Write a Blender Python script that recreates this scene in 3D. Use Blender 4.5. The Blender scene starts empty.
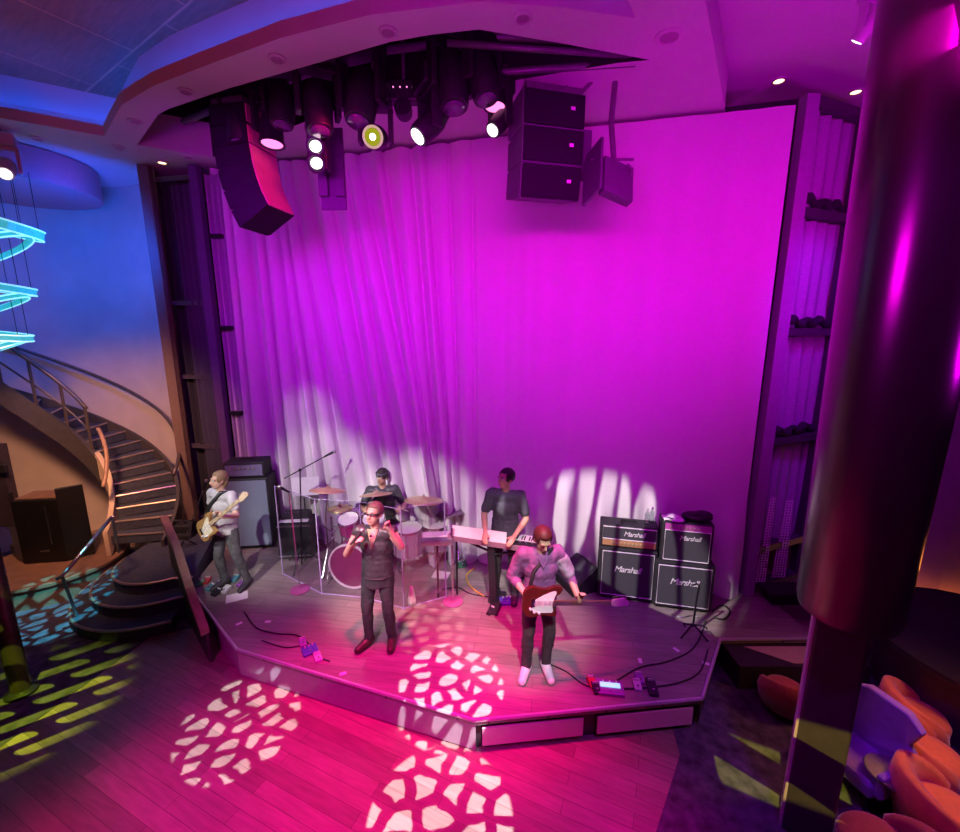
import bpy, bmesh, math, random
from mathutils import Vector, Matrix, Euler, noise
random.seed(7)
scene = bpy.context.scene
COL = scene.collection
PI = math.pi
R = math.radians

# ------------------------------------------------------------------ camera
FOC, PITCH, CAM_Z = 430.0, R(11), 3.88
cam_data = bpy.data.cameras.new('camera')
cam_data.sensor_fit = 'HORIZONTAL'
cam_data.sensor_width = 36.0
cam_data.lens = FOC / 960 * 36.0
cam_data.clip_start = 0.05
cam = bpy.data.objects.new('camera', cam_data)
cam.location = (0, 0, CAM_Z)
cam.rotation_euler = (PI / 2 - PITCH, 0, 0)
COL.objects.link(cam)
scene.camera = cam

# ------------------------------------------------------------------ view + world
scene.view_settings.view_transform = 'Standard'
scene.view_settings.look = 'None'
scene.view_settings.gamma = 1.0
scene.view_settings.exposure = 0.0
scene.view_settings.use_curve_mapping = False
scene.cycles.use_denoising = True
scene.cycles.max_bounces = 6
scene.cycles.sample_clamp_indirect = 4.0
w = bpy.data.worlds.new('world')
scene.world = w
w.use_nodes = True
bg = w.node_tree.nodes['Background']
bg.inputs[0].default_value = (0.35, 0.05, 0.45, 1)
bg.inputs[1].default_value = 0.012


def aim(o, target):
    d = Vector(target) - o.location
    o.rotation_euler = d.to_track_quat('-Z', 'Y').to_euler()


def spot(loc, target, color, power, angle, blend=0.4, radius=0.06, gobo=None):
    l = bpy.data.lights.new('stage_light', 'SPOT')
    l.energy = power
    l.color = color
    l.spot_size = R(angle)
    l.spot_blend = blend
    l.shadow_soft_size = radius
    o = bpy.data.objects.new('stage_light', l)
    o.location = loc
    aim(o, target)
    COL.objects.link(o)
    if gobo:
        gobo(l)
    return o


def area(loc, target, color, power, sx, sy=None, spread=180):
    l = bpy.data.lights.new('wash_light', 'AREA')
    l.energy = power
    l.color = color
    l.shape = 'RECTANGLE'
    l.size = sx
    l.size_y = sy or sx
    l.spread = R(spread)
    o = bpy.data.objects.new('wash_light', l)
    o.location = loc
    aim(o, target)
    COL.objects.link(o)
    return o


def gobo_nodes(l):
    """Slide plane of a pattern projector: direction x/z, y/z of the beam."""
    l.use_nodes = True
    nt = l.node_tree
    N, L = nt.nodes, nt.links
    em = N['Emission']
    tc = N.new('ShaderNodeTexCoord')
    sp = N.new('ShaderNodeSeparateXYZ')
    L.new(tc.outputs['Normal'], sp.inputs[0])
    dx = N.new('ShaderNodeMath'); dx.operation = 'DIVIDE'
    dy = N.new('ShaderNodeMath'); dy.operation = 'DIVIDE'
    L.new(sp.outputs[0], dx.inputs[0]); L.new(sp.outputs[2], dx.inputs[1])
    L.new(sp.outputs[1], dy.inputs[0]); L.new(sp.outputs[2], dy.inputs[1])
    cb = N.new('ShaderNodeCombineXYZ')
    L.new(dx.outputs[0], cb.inputs[0]); L.new(dy.outputs[0], cb.inputs[1])
    return nt, em, cb


def gobo_cells(scale, lo=0.05, hi=0.09, seed=0.0, rot=0.0, stretch=1.0, cut=None):
    def f(l):
        nt, em, cb = gobo_nodes(l)
        N, L = nt.nodes, nt.links
        mp = N.new('ShaderNodeMapping')
        mp.inputs['Location'].default_value = (seed, seed * 0.7, 0)
        mp.inputs['Rotation'].default_value = (0, 0, rot)
        mp.inputs['Scale'].default_value = (scale, scale * stretch, 1)
        L.new(cb.outputs[0], mp.inputs[0])
        v = N.new('ShaderNodeTexVoronoi')
        v.voronoi_dimensions = '2D'
        v.feature = 'DISTANCE_TO_EDGE'
        v.inputs['Scale'].default_value = 1.0
        v.inputs['Randomness'].default_value = 0.8
        nz = N.new('ShaderNodeTexNoise')
        nz.inputs['Scale'].default_value = 1.1
        L.new(mp.outputs[0], nz.inputs['Vector'])
        ad = N.new('ShaderNodeVectorMath'); ad.operation = 'MULTIPLY_ADD'
        ad.inputs[1].default_value = (0.5, 0.5, 0)
        L.new(nz.outputs['Color'], ad.inputs[0]); L.new(mp.outputs[0], ad.inputs[2])
        L.new(ad.outputs[0], v.inputs['Vector'])
        r = N.new('ShaderNodeMapRange')
        r.inputs[1].default_value = lo
        r.inputs[2].default_value = hi
        L.new(v.outputs['Distance'], r.inputs[0])
        f1 = N.new('ShaderNodeTexVoronoi')
        f1.voronoi_dimensions = '2D'
        f1.inputs['Scale'].default_value = 1.0
        f1.inputs['Randomness'].default_value = 0.8
        L.new(ad.outputs[0], f1.inputs['Vector'])
        r2 = N.new('ShaderNodeMapRange')
        r2.inputs[1].default_value = 0.50
        r2.inputs[2].default_value = 0.44
        L.new(f1.outputs['Distance'], r2.inputs[0])
        mu = N.new('ShaderNodeMath'); mu.operation = 'MULTIPLY'
        L.new(r.outputs[0], mu.inputs[0]); L.new(r2.outputs[0], mu.inputs[1])
        out = mu.outputs[0]
        if cut is not None:                      # added mask that blanks the lower half of the beam
            s2 = N.new('ShaderNodeSeparateXYZ'); L.new(cb.outputs[0], s2.inputs[0])
            lt = N.new('ShaderNodeMath'); lt.operation = 'LESS_THAN'; lt.inputs[1].default_value = cut
            L.new(s2.outputs[1], lt.inputs[0])
            m2 = N.new('ShaderNodeMath'); m2.operation = 'MULTIPLY'
            L.new(out, m2.inputs[0]); L.new(lt.outputs[0], m2.inputs[1])
            out = m2.outputs[0]
        L.new(out, em.inputs[1])
    return f


def gobo_bars(rows, length, rot=0.0, thick=0.3, seed=0.0):
    """Rounded bars in staggered rows."""
    def f(l):
        nt, em, cb = gobo_nodes(l)
        N, L = nt.nodes, nt.links
        mp = N.new('ShaderNodeMapping')
        mp.inputs['Rotation'].default_value = (0, 0, rot)
        mp.inputs['Location'].default_value = (seed, 0.5, 0)
        mp.inputs['Scale'].default_value = (length, rows, 1)
        L.new(cb.outputs[0], mp.inputs[0])
        s = N.new('ShaderNodeSeparateXYZ')
        L.new(mp.outputs[0], s.inputs[0])

        def m(op, a, b=None):
            n = N.new('ShaderNodeMath'); n.operation = op
            for i, q in enumerate((a, b)):
                if q is None: continue
                if hasattr(q, 'is_output'): L.new(q, n.inputs[i])
                else: n.inputs[i].default_value = q
            return n.outputs[0]
        row = m('FLOOR', s.outputs[1])
        fy = m('SUBTRACT', m('SUBTRACT', s.outputs[1], row), 0.5)
        off = m('FRACT', m('MULTIPLY', row, 0.37))
        fx = m('SUBTRACT', m('FRACT', m('ADD', s.outputs[0], off)), 0.5)
        ex = m('MULTIPLY', m('MAXIMUM', m('SUBTRACT', m('ABSOLUTE', fx), 0.32), 0.0), rows / length)
        d = m('SQRT', m('ADD', m('MULTIPLY', ex, ex), m('MULTIPLY', fy, fy)))
        r = N.new('ShaderNodeMapRange')
        r.inputs[1].default_value = thick * 0.62
        r.inputs[2].default_value = thick * 0.55
        L.new(d, r.inputs[0])
        L.new(r.outputs[0], em.inputs[1])
    return f


# ------------------------------------------------------------------ sight-line helpers: where a pixel of the photo meets a height or a depth
def ray(u, v):
    y = (416 - v) / FOC
    return Vector(((u - 480) / FOC, math.cos(PITCH) + y * math.sin(PITCH), -math.sin(PITCH) + y * math.cos(PITCH)))


def P(u, v, z=0.35):
    r = ray(u, v)
    t = (z - CAM_Z) / r.z
    return Vector((r.x * t, r.y * t, z))


def Q(u, v, Y):
    r = ray(u, v)
    t = Y / r.y
    return Vector((r.x * t, Y, CAM_Z + r.z * t))


STAGE_Z, SOFFIT_Z, SIDE_Z = 0.35, 6.4, 6.75


def wall_y(x):            # line of the stage back curtain
    return 6.15 - 0.255 * x


# ------------------------------------------------------------------ lights
MAG, VIO, PINK, RED = (1.0, 0.02, 0.85), (0.32, 0.01, 1.0), (1.0, 0.0, 0.33), (1.0, 0.01, 0.14)
WHITE, BLUE, WARM, CYAN, YEL = (1.0, 0.93, 0.88), (0.0, 0.09, 1.0), (1.0, 0.46, 0.24), (0.10, 0.85, 1.0), (0.85, 0.95, 0.05)
# colour washes on the curtain from added strips floating below the rig
MG2 = (1.0, 0.0, 0.93)


def wash_strip(x0, x1, target_z, c, p, spread=88, dy=3.2, z=5.4):
    x = (x0 + x1) / 2
    o = area((x, wall_y(x) - dy, z), (x + 0.12, wall_y(x), target_z), c, p, abs(x1 - x0), 0.2, spread)
    return o


for x0, x1, c, p in ((-4.0, -2.2, (0.55, 0.0, 1.0), 22), (-2.2, -0.6, (0.85, 0.0, 1.0), 14), (-0.6, 1.0, MG2, 10.5), (1.0, 2.4, MG2, 12), (2.4, 3.4, MG2, 21)):
    wash_strip(x0, x1, 4.85, c, p)
for x0, x1, c, p in ((-4.0, -0.5, (0.50, 0.0, 1.0), 22), (-0.5, 3.2, (0.72, 0.0, 1.0), 27)):
    wash_strip(x0, x1, 2.7, c, p, 75, 2.9, 5.4)
# white front light on the stage and the lower curtain
spot((-4.4, 0.6, 6.1), (-2.5, 6.6, 0.80), WHITE, 1700, 23, 0.6, 0.05)
spot((-3.9, 0.6, 6.1), (-0.9, 6.2, 0.5), WHITE, 1900, 21, 0.45, 0.05)
spot((-4.6, 0.6, 5.6), (-2.75, 6.8, 2.5), WHITE, 650, 10, 1.0, 0.05)
spot((0.6, 0.2, 6.1), (0.45, 4.5, 0.8), WHITE, 1500, 18, 0.7, 0.05)
spot((0.4, 0.0, 6.1), (0.25, 5.3, 1.2), WHITE, 800, 10, 0.7, 0.05)
spot((-1.5, 0.2, 6.1), (-1.3, 4.6, 1.0), WHITE, 1100, 12, 0.7, 0.05)
spot((-1.8, 0.2, 6.1), (-3.5, 5.6, 0.9), WHITE, 900, 12, 0.7, 0.05)
spot((-2.2, 1.2, 6.1), (1.85, 5.45, 0.45), WHITE, 3000, 20.5, 0.3, 0.02, gobo_cells(26, 0.05, 0.16, 3.35, 0.10, 0.14, 0.012))
# pink-red floor wash
spot((-0.8, 3.0, 6.3), (-0.9, 1.9, 0), PINK, 1700, 56, 0.5, 0.1)
spot((-0.9, 3.2, 6.3), (-0.7, 4.05, 0.35), RED, 1900, 36, 0.8, 0.1)
spot((0.6, 3.2, 6.3), (0.45, 4.3, 0.35), (1.0, 0.0, 0.20), 1500, 27, 0.9, 0.1)
spot((-2.3, -0.4, 5.6), (-1.4, 3.9, 0.1), (1.0, 0.0, 0.75), 1000, 40, 0.8, 0.1)  # added magenta spot that brightens the stage fascia
spot((2.0, 1.6, 6.3), (2.1, 3.0, 0.2), VIO, 380, 50, 0.7, 0.1)
spot((-0.9, 4.3, 5.9), (-2.9, 5.75, 5.6), RED, 110, 34, 0.6, 0.1)  # added red spot for the rear of the left speaker column
# pattern projectors
spot((-0.6, 1.0, 6.2), P(240, 726, 0), (0.74, 0.92, 1.0), 5200, 9.5, 0.12, 0.004, gobo_cells(30, 0.17, 0.25, 1.3, 0.5, 1.5))
spot((-0.4, 0.6, 6.2), P(440, 822, 0), (0.74, 0.94, 1.0), 6500, 10.5, 0.1, 0.004, gobo_cells(24, 0.16, 0.20, 4.3, 0.2, 1.3))
spot((0.8, 1.2, 6.2), P(452, 685), (0.88, 0.96, 1.0), 7000, 9.5, 0.12, 0.004, gobo_cells(30, 0.16, 0.24, 7.7, 0.9, 1.4))
spot((0.7, 2.2, 6.2), P(428, 625), (1.0, 0.7, 0.6), 1500, 9, 0.3, 0.02, gobo_cells(30, 0.12, 0.26, 2.2, 0.4, 1.4))
spot((-3.0, 3.0, 6.2), P(62, 612, 0), CYAN, 5000, 11, 0.2, 0.004, gobo_cells(26, 0.10, 0.18, 5.5, 0.1, 1.8))
spot((-3.2, 1.4, 6.2), P(24, 708, 0), (0.62, 0.9, 0.03), 4200, 16.5, 0.95, 0.004, gobo_bars(33, 8.5, -0.3, 0.46))
spot((0.5, 0.1, 5.4), Q(793, 748, 2.62), YEL, 2000, 9.0, 0.1, 0.004, gobo_bars(11, 1.2, -0.75, 0.5))
# added floating blue panel for the stair wall, warm light on the stair itself
area((-5.3, 6.2, 5.2), (-7.2, 8.0, 5.0), BLUE, 62, 0.5, 0.5, 140)
area((-5.0, 4.4, 4.6), (-6.4, 7.4, 1.0), WARM, 52, 0.5, 0.5, 75)
area((-3.0, -1.2, 4.2), (-3.6, 1.8, 7.0), (1.0, 0.08, 0.14), 20, 1.0, 1.0, 110)  # added unseen red uplight for the ceiling tray
# lounge on the right
area((4.6, 2.0, 3.6), (3.5, 3.6, 6.75), (0.8, 0.0, 1.0), 45, 0.6, 0.6, 150)  # added unseen uplight that brightens the right ceiling
area((4.3, 3.1, 2.3), (3.6, 2.9, 0.4), (1.0, 0.36, 0.04), 7, 0.4, 0.4, 100)
spot((3.1, 1.6, 4.6), (4.6, 3.1, 0.5), VIO, 90, 45, 0.8, 0.1)
spot((3.5, 3.4, 6.5), (4.75, 5.7, 3.4), VIO, 420, 44, 0.6, 0.1)
area((-0.2, 0.9, 4.3), (2.6, 3.4, 6.7), (0.85, 0.0, 1.0), 50, 0.8, 0.8, 150)  # added mid-air magenta fill for the beam and right ceiling

# ------------------------------------------------------------------ materials
MATS = {}


def mat(name, col, rough=0.6, metal=0.0, emit=None, strength=0.0, var=0.12, scale=14.0, bump=0.0, alpha=1.0, spec=0.5, sheen=0.0):
    """Principled surface with a slow noise in its own colour."""
    if name in MATS: return MATS[name]
    m = bpy.data.materials.new(name)
    m.use_nodes = True
    N, L = m.node_tree.nodes, m.node_tree.links
    b = N['Principled BSDF']
    b.inputs['Roughness'].default_value = rough
    b.inputs['Metallic'].default_value = metal
    b.inputs['Specular IOR Level'].default_value = spec
    b.inputs['Alpha'].default_value = alpha
    if sheen: b.inputs['Sheen Weight'].default_value = sheen
    tc = N.new('ShaderNodeTexCoord')
    nz = N.new('ShaderNodeTexNoise')
    nz.inputs['Scale'].default_value = scale
    nz.inputs['Detail'].default_value = 4
    L.new(tc.outputs['Object'], nz.inputs['Vector'])
    cr = N.new('ShaderNodeValToRGB')
    cr.color_ramp.elements[0].position = 0.3
    cr.color_ramp.elements[1].position = 0.7
    cr.color_ramp.elements[0].color = tuple(c * (1 - var) for c in col) + (1,)
    cr.color_ramp.elements[1].color = tuple(min(1, c * (1 + var)) for c in col) + (1,)
    L.new(nz.outputs['Fac'], cr.inputs[0])
    L.new(cr.outputs[0], b.inputs['Base Color'])
    if bump:
        bp = N.new('ShaderNodeBump')
        bp.inputs['Strength'].default_value = bump
        bp.inputs['Distance'].default_value = 0.01
        L.new(nz.outputs['Fac'], bp.inputs['Height'])
        L.new(bp.outputs[0], b.inputs['Normal'])
    if emit:
        b.inputs['Emission Color'].default_value = tuple(emit) + (1,)
        b.inputs['Emission Strength'].default_value = strength
    MATS[name] = m
    return m


def mat_planks(name, c1, c2, rough, rot, pw=0.14, pl=1.6, coords='Object', joint=0.25, jw=0.002):
    m = bpy.data.materials.new(name)
    m.use_nodes = True
    N, L = m.node_tree.nodes, m.node_tree.links
    b = N['Principled BSDF']
    tc = N.new('ShaderNodeTexCoord')
    mp = N.new('ShaderNodeMapping')
    mp.inputs['Rotation'].default_value = (0, 0, rot)
    L.new(tc.outputs[coords], mp.inputs[0])
    br = N.new('ShaderNodeTexBrick')
    br.offset = 0.37
    br.inputs['Color1'].default_value = c1 + (1,)
    br.inputs['Color2'].default_value = c2 + (1,)
    br.inputs['Mortar'].default_value = tuple(c * joint for c in c1) + (1,)
    br.inputs['Scale'].default_value = 1.0
    br.inputs['Mortar Size'].default_value = jw
    br.inputs['Brick Width'].default_value = pl
    br.inputs['Row Height'].default_value = pw
    L.new(mp.outputs[0], br.inputs['Vector'])
    mp2 = N.new('ShaderNodeMapping')
    mp2.inputs['Scale'].default_value = (1.2, 9, 1)
    L.new(mp.outputs[0], mp2.inputs[0])
    nz = N.new('ShaderNodeTexNoise')
    nz.inputs['Scale'].default_value = 3
    nz.inputs['Detail'].default_value = 6
    L.new(mp2.outputs[0], nz.inputs['Vector'])
    mr = N.new('ShaderNodeMapRange')
    mr.inputs[3].default_value = 0.55
    mr.inputs[4].default_value = 1.35
    L.new(nz.outputs['Fac'], mr.inputs[0])
    mx = N.new('ShaderNodeMix'); mx.data_type = 'RGBA'; mx.blend_type = 'MULTIPLY'
    mx.inputs[0].default_value = 1.0
    L.new(br.outputs['Color'], mx.inputs[6]); L.new(mr.outputs[0], mx.inputs[7])
    L.new(mx.outputs[2], b.inputs['Base Color'])
    b.inputs['Roughness'].default_value = rough
    MATS[name] = m
    return m


def mat_glass(name, tint=(1, 1, 1), gloss=0.12):
    m = bpy.data.materials.new(name)
    m.use_nodes = True
    N, L = m.node_tree.nodes, m.node_tree.links
    N.remove(N['Principled BSDF'])
    t = N.new('ShaderNodeBsdfTransparent'); t.inputs[0].default_value = tint + (1,)
    g = N.new('ShaderNodeBsdfGlossy'); g.inputs['Roughness'].default_value = 0.12
    nz = N.new('ShaderNodeTexNoise'); nz.inputs['Scale'].default_value = 3
    mr = N.new('ShaderNodeMapRange')
    mr.inputs[3].default_value = gloss * 0.5; mr.inputs[4].default_value = gloss * 1.5
    L.new(nz.outputs['Fac'], mr.inputs[0])
    x = N.new('ShaderNodeMixShader')
    L.new(mr.outputs[0], x.inputs[0]); L.new(t.outputs[0], x.inputs[1]); L.new(g.outputs[0], x.inputs[2])
    L.new(x.outputs[0], N['Material Output'].inputs[0])
    MATS[name] = m
    return m


def mat_net(name, col, scale=60, cover=0.5):
    """Lace: crossing diagonal threads with see-through holes."""
    m = bpy.data.materials.new(name)
    m.use_nodes = True
    N, L = m.node_tree.nodes, m.node_tree.links
    b = N['Principled BSDF']
    b.inputs['Base Color'].default_value = col + (1,)
    b.inputs['Roughness'].default_value = 0.7
    tc = N.new('ShaderNodeTexCoord')
    v = N.new('ShaderNodeTexVoronoi'); v.feature = 'DISTANCE_TO_EDGE'
    v.inputs['Scale'].default_value = scale
    v.inputs['Randomness'].default_value = 0.25
    L.new(tc.outputs['Object'], v.inputs['Vector'])
    lt = N.new('ShaderNodeMath'); lt.operation = 'LESS_THAN'; lt.inputs[1].default_value = cover * 0.35
    L.new(v.outputs['Distance'], lt.inputs[0])
    L.new(lt.outputs[0], b.inputs['Alpha'])
    MATS[name] = m
    return m


BLACK = mat('black_metal', (0.012, 0.012, 0.014), 0.45, 0.0, var=0.3)
BLACKP = mat('black_plastic', (0.018, 0.018, 0.021), 0.5, var=0.25)
TOLEX = mat('black_tolex', (0.02, 0.02, 0.024), 0.65, var=0.35, scale=120, bump=0.25)
CHROME = mat('chrome', (0.75, 0.75, 0.78), 0.18, 1.0, var=0.05)
STEEL = mat('brushed_steel', (0.42, 0.42, 0.44), 0.35, 1.0, var=0.1)
WHITEP = mat('white_plastic', (0.72, 0.72, 0.72), 0.45, var=0.05)
PAPER = mat('white_paper', (0.82, 0.82, 0.80), 0.8, var=0.03)
GOLD = mat('gold_trim', (0.7, 0.55, 0.25), 0.35, 0.6, var=0.1)
BRASS = mat('cymbal_bronze', (0.72, 0.55, 0.30), 0.32, 0.7, var=0.12, scale=30)
LENSW = mat('lamp_lens_white', (0.9, 0.9, 0.9), 0.3, emit=(1.0, 0.98, 0.92), strength=3.0)
LENSY = mat('lamp_lens_yellow', (0.9, 0.85, 0.3), 0.3, emit=(1.0, 0.82, 0.12), strength=3.0)
LENSYG = mat('lamp_glow_yellow', (0.04, 0.05, 0.01), 0.3, emit=(0.30, 0.34, 0.0), strength=1.0)
LENSP = mat('lamp_lens_pink', (0.9, 0.3, 0.7), 0.3, emit=(1.0, 0.25, 0.6), strength=1.6)
LENSOFF = mat('lamp_lens_dark', (0.12, 0.08, 0.14), 0.15, var=0.1)
SHIELD = mat_glass('clear_acrylic', (0.93, 0.92, 0.95), 0.10)
SKIN = mat('skin', (0.62, 0.40, 0.29), 0.5, var=0.06)
SKIND = mat('skin_tan', (0.50, 0.30, 0.20), 0.5, var=0.06)


# ------------------------------------------------------------------ mesh helpers
class MB:
    def __init__(s): s.bm = bmesh.new()

    def _x(s, vs, M):
        if M is not None:
            for v in vs: v.co = M @ v.co
        return vs

    def box(s, c, d, M=None, taper=None):
        hx, hy, hz = d[0] / 2, d[1] / 2, d[2] / 2
        vs = []
        for z in (-1, 1):
            k = taper if (taper and z > 0) else 1
            for x, y in ((-1, -1), (1, -1), (1, 1), (-1, 1)):
                vs.append(s.bm.verts.new((c[0] + x * hx * k, c[1] + y * hy * k, c[2] + z * hz)))
        for f in ((3, 2, 1, 0), (4, 5, 6, 7), (0, 1, 5, 4), (1, 2, 6, 5), (2, 3, 7, 6), (3, 0, 4, 7)):
            s.bm.faces.new([vs[i] for i in f])
        s._x(vs, M)
        return s

    def rings(s, rows, closed=True, cap=True, M=None):
        """rows: list of rings (lists of points)."""
        vr = [[s.bm.verts.new(p) for p in r] for r in rows]
        n = len(rows[0])
        for a, b in zip(vr, vr[1:]):
            for i in range(n if closed else n - 1):
                j = (i + 1) % n
                s.bm.faces.new((a[i], a[j], b[j], b[i]))
        if cap and closed:
            s.bm.faces.new(list(reversed(vr[0])))
            s.bm.faces.new(vr[-1])
        s._x([v for r in vr for v in r], M)
        return s

    def cone(s, p0, p1, r0, r1=None, seg=14, M=None):
        p0, p1 = Vector(p0), Vector(p1)
        r1 = r0 if r1 is None else r1
        q = (p1 - p0).to_track_quat('Z', 'Y').to_matrix()
        rows = []
        for p, r in ((p0, r0), (p1, r1)):
            rows.append([p + q @ Vector((r * math.cos(2 * PI * i / seg), r * math.sin(2 * PI * i / seg), 0)) for i in range(seg)])
        return s.rings(rows, M=M)

    def tube(s, pts, r, seg=8, M=None, closed=False):
        pts = [Vector(p) for p in pts]
        n = len(pts)
        rad = r if isinstance(r, (list, tuple)) else [r] * n
        rows = []
        up = None
        for i, p in enumerate(pts):
            if closed: t = pts[(i + 1) % n] - pts[i - 1]
            else: t = pts[min(i + 1, n - 1)] - pts[max(i - 1, 0)]
            t.normalize()
            if up is None:
                up = Vector((0, 0, 1)) if abs(t.z) < 0.9 else Vector((1, 0, 0))
            a = t.cross(up)
            if a.length < 1e-5: a = t.cross(Vector((0.3, 0.9, 0.1)))
            a.normalize()
            b = a.cross(t).normalized()
            up = b
            rows.append([p + rad[i] * (math.cos(2 * PI * k / seg) * a + math.sin(2 * PI * k / seg) * b) for k in range(seg)])
        if closed: rows.append(rows[0])
        s.rings(rows, cap=not closed, M=M)
        if closed: bmesh.ops.remove_doubles(s.bm, verts=s.bm.verts[:], dist=1e-5)
        return s

    def ribbon(s, pts, w, h, M=None):
        """rectangular bar swept along pts: w across (level), h vertical."""
        pts = [Vector(p) for p in pts]
        n = len(pts)
        rows = []
        for i, p in enumerate(pts):
            t = pts[min(i + 1, n - 1)] - pts[max(i - 1, 0)]
            a = Vector((t.y, -t.x, 0))
            if a.length < 1e-6: a = Vector((1, 0, 0))
            a.normalize()
            u = Vector((0, 0, 1))
            rows.append([p + a * w / 2 - u * h / 2, p + a * w / 2 + u * h / 2, p - a * w / 2 + u * h / 2, p - a * w / 2 - u * h / 2])
        return s.rings(rows, M=M)

    def lathe(s, prof, c=(0, 0, 0), seg=24, M=None):
        rows = [[Vector((c[0] + r * math.cos(2 * PI * i / seg), c[1] + r * math.sin(2 * PI * i / seg), c[2] + z)) for i in range(seg)] for r, z in prof]
        return s.rings(rows, M=M)

    def ball(s, c, r, sc=(1, 1, 1), M=None, seg=16):
        ret = bmesh.ops.create_uvsphere(s.bm, u_segments=seg, v_segments=max(6, seg // 2 + 2), radius=r)
        for v in ret['verts']:
            v.co = Vector((v.co.x * sc[0], v.co.y * sc[1], v.co.z * sc[2])) + Vector(c)
        s._x(ret['verts'], M)
        return s

    def caps(s, p0, p1, r0, r1=None, seg=12):
        """capsule"""
        r1 = r0 if r1 is None else r1
        p0, p1 = Vector(p0), Vector(p1)
        if (p1 - p0).length > 1e-5: s.cone(p0, p1, r0, r1, seg)
        s.ball(p0, r0, seg=seg); s.ball(p1, r1, seg=seg)
        return s

    def prism(s, poly, z0, z1, M=None):
        a = [s.bm.verts.new((p[0], p[1], z0)) for p in poly]
        b = [s.bm.verts.new((p[0], p[1], z1)) for p in poly]
        n = len(poly)
        s.bm.faces.new(list(reversed(a))); s.bm.faces.new(b)
        for i in range(n):
            j = (i + 1) % n
            s.bm.faces.new((a[i], a[j], b[j], b[i]))
        s._x(a + b, M)
        return s

    def strip(s, pts, z0, z1):
        a = [s.bm.verts.new((p[0], p[1], z0)) for p in pts]
        b = [s.bm.verts.new((p[0], p[1], z1)) for p in pts]
        for i in range(len(pts) - 1):
            s.bm.faces.new((a[i], a[i + 1], b[i + 1], b[i]))
        return s

    def face(s, pts):
        s.bm.faces.new([s.bm.verts.new(p) for p in pts])
        return s

    def grid(s, fn, nu, nv):
        g = [[s.bm.verts.new(fn(i / nu, j / nv)) for j in range(nv + 1)] for i in range(nu + 1)]
        for i in range(nu):
            for j in range(nv):
                s.bm.faces.new((g[i][j], g[i + 1][j], g[i + 1][j + 1], g[i][j + 1]))
        return s

    def build(s, name, m, parent=None, smooth=False, bevel=0.0, label=None, keep=False):
        if not keep:
            bmesh.ops.recalc_face_normals(s.bm, faces=s.bm.faces[:])
        me = bpy.data.meshes.new(name)
        s.bm.to_mesh(me)
        s.bm.free()
        if smooth:
            me.shade_smooth()
            if smooth == 'auto': me.set_sharp_from_angle(angle=R(40))
        if m: me.materials.append(m)
        o = bpy.data.objects.new(name, me)
        COL.objects.link(o)
        if parent: o.parent = parent
        if bevel:
            b = o.modifiers.new('bevel', 'BEVEL')
            b.width = bevel; b.segments = 2; b.limit_method = 'ANGLE'
        if label: o['label'] = label
        return o


def tag(o, label, cat, group=None):
    o['label'] = label
    o['category'] = cat
    if group: o['group'] = group
    return o


def thing(name, label, cat, loc=(0, 0, 0), rz=0.0, group=None):
    o = bpy.data.objects.new(name, None)
    o.empty_display_size = 0.1
    COL.objects.link(o)
    o.location = loc
    o.rotation_euler = (0, 0, rz)
    return tag(o, label, cat, group)


def struct(o):
    o['kind'] = 'structure'
    return o


def dup(root, loc=None, rot=None, label=None, scale=None):
    r = root.copy()
    COL.objects.link(r)
    if loc is not None: r.location = loc
    if rot is not None: r.rotation_euler = rot
    if label: r['label'] = label
    for ch in root.children:
        c = ch.copy(); COL.objects.link(c); c.parent = r
        for g in ch.children:
            d = g.copy(); COL.objects.link(d); d.parent = c
    return r


def rotz(a): return Matrix.Rotation(a, 4, 'Z')
def T(*p): return Matrix.Translation(Vector(p))


def arc(c, r, a0, a1, n, z=0.0):
    return [Vector((c[0] + r * math.cos(R(a0 + (a1 - a0) * i / n)), c[1] + r * math.sin(R(a0 + (a1 - a0) * i / n)), z)) for i in range(n + 1)]

# ================================================================== SETTING
DANCE = mat_planks('dance_floor_wood', (0.36, 0.25, 0.20), (0.22, 0.15, 0.12), 0.32, R(24), 0.13, 1.5)
STAGEW = mat_planks('stage_floor_wood', (0.30, 0.25, 0.23), (0.22, 0.185, 0.17), 0.28, R(8), 0.14, 1.8)
CARPET = mat('patterned_carpet', (0.075, 0.062, 0.095), 0.95, var=0.55, scale=9, bump=0.6)
PAINT = mat('soffit_paint', (0.62, 0.56, 0.60), 0.7, var=0.03, scale=3)
TRAYP = mat_planks('ceiling_tile_panels', (0.42, 0.16, 0.10), (0.37, 0.14, 0.09), 0.55, R(33), 1.25, 1.25, joint=1.9, jw=0.012)
VOIDP = mat('black_paint', (0.006, 0.005, 0.007), 0.9, var=0.3)
STUCCO = mat('stair_wall_plaster', (0.55, 0.46, 0.42), 0.75, var=0.08, scale=2.5, bump=0.1)
BACKW = mat('backstage_wall', (0.05, 0.04, 0.06), 0.9, var=0.2)

m = MB(); m.face([(-11, -2.5, 0), (9, -2.5, 0), (9, 10, 0), (-11, 10, 0)])
struct(m.build('floor', DANCE))
# carpets either side of the dance floor
a, b = P(-60, 792, 0), P(149, 638, 0)
m = MB(); m.prism([(-11, a.y - 1.5), (a.x, a.y), (b.x, b.y), (b.x + 0.75, b.y + 0.35), (b.x + 0.6, 6.2), (-11, 9)], -0.04, 0.006)
struct(m.build('carpet_left', CARPET))
c, d = P(656, 832, 0), P(680, 755, 0)
m = MB(); m.prism([(c.x - 0.12, 0.5), (c.x, c.y), (d.x, d.y), (d.x + 0.2, 4.3), (3.2, 4.9), (9, 4.9), (9, 0.5)], -0.04, 0.006)
struct(m.build('carpet_right', CARPET))

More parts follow.
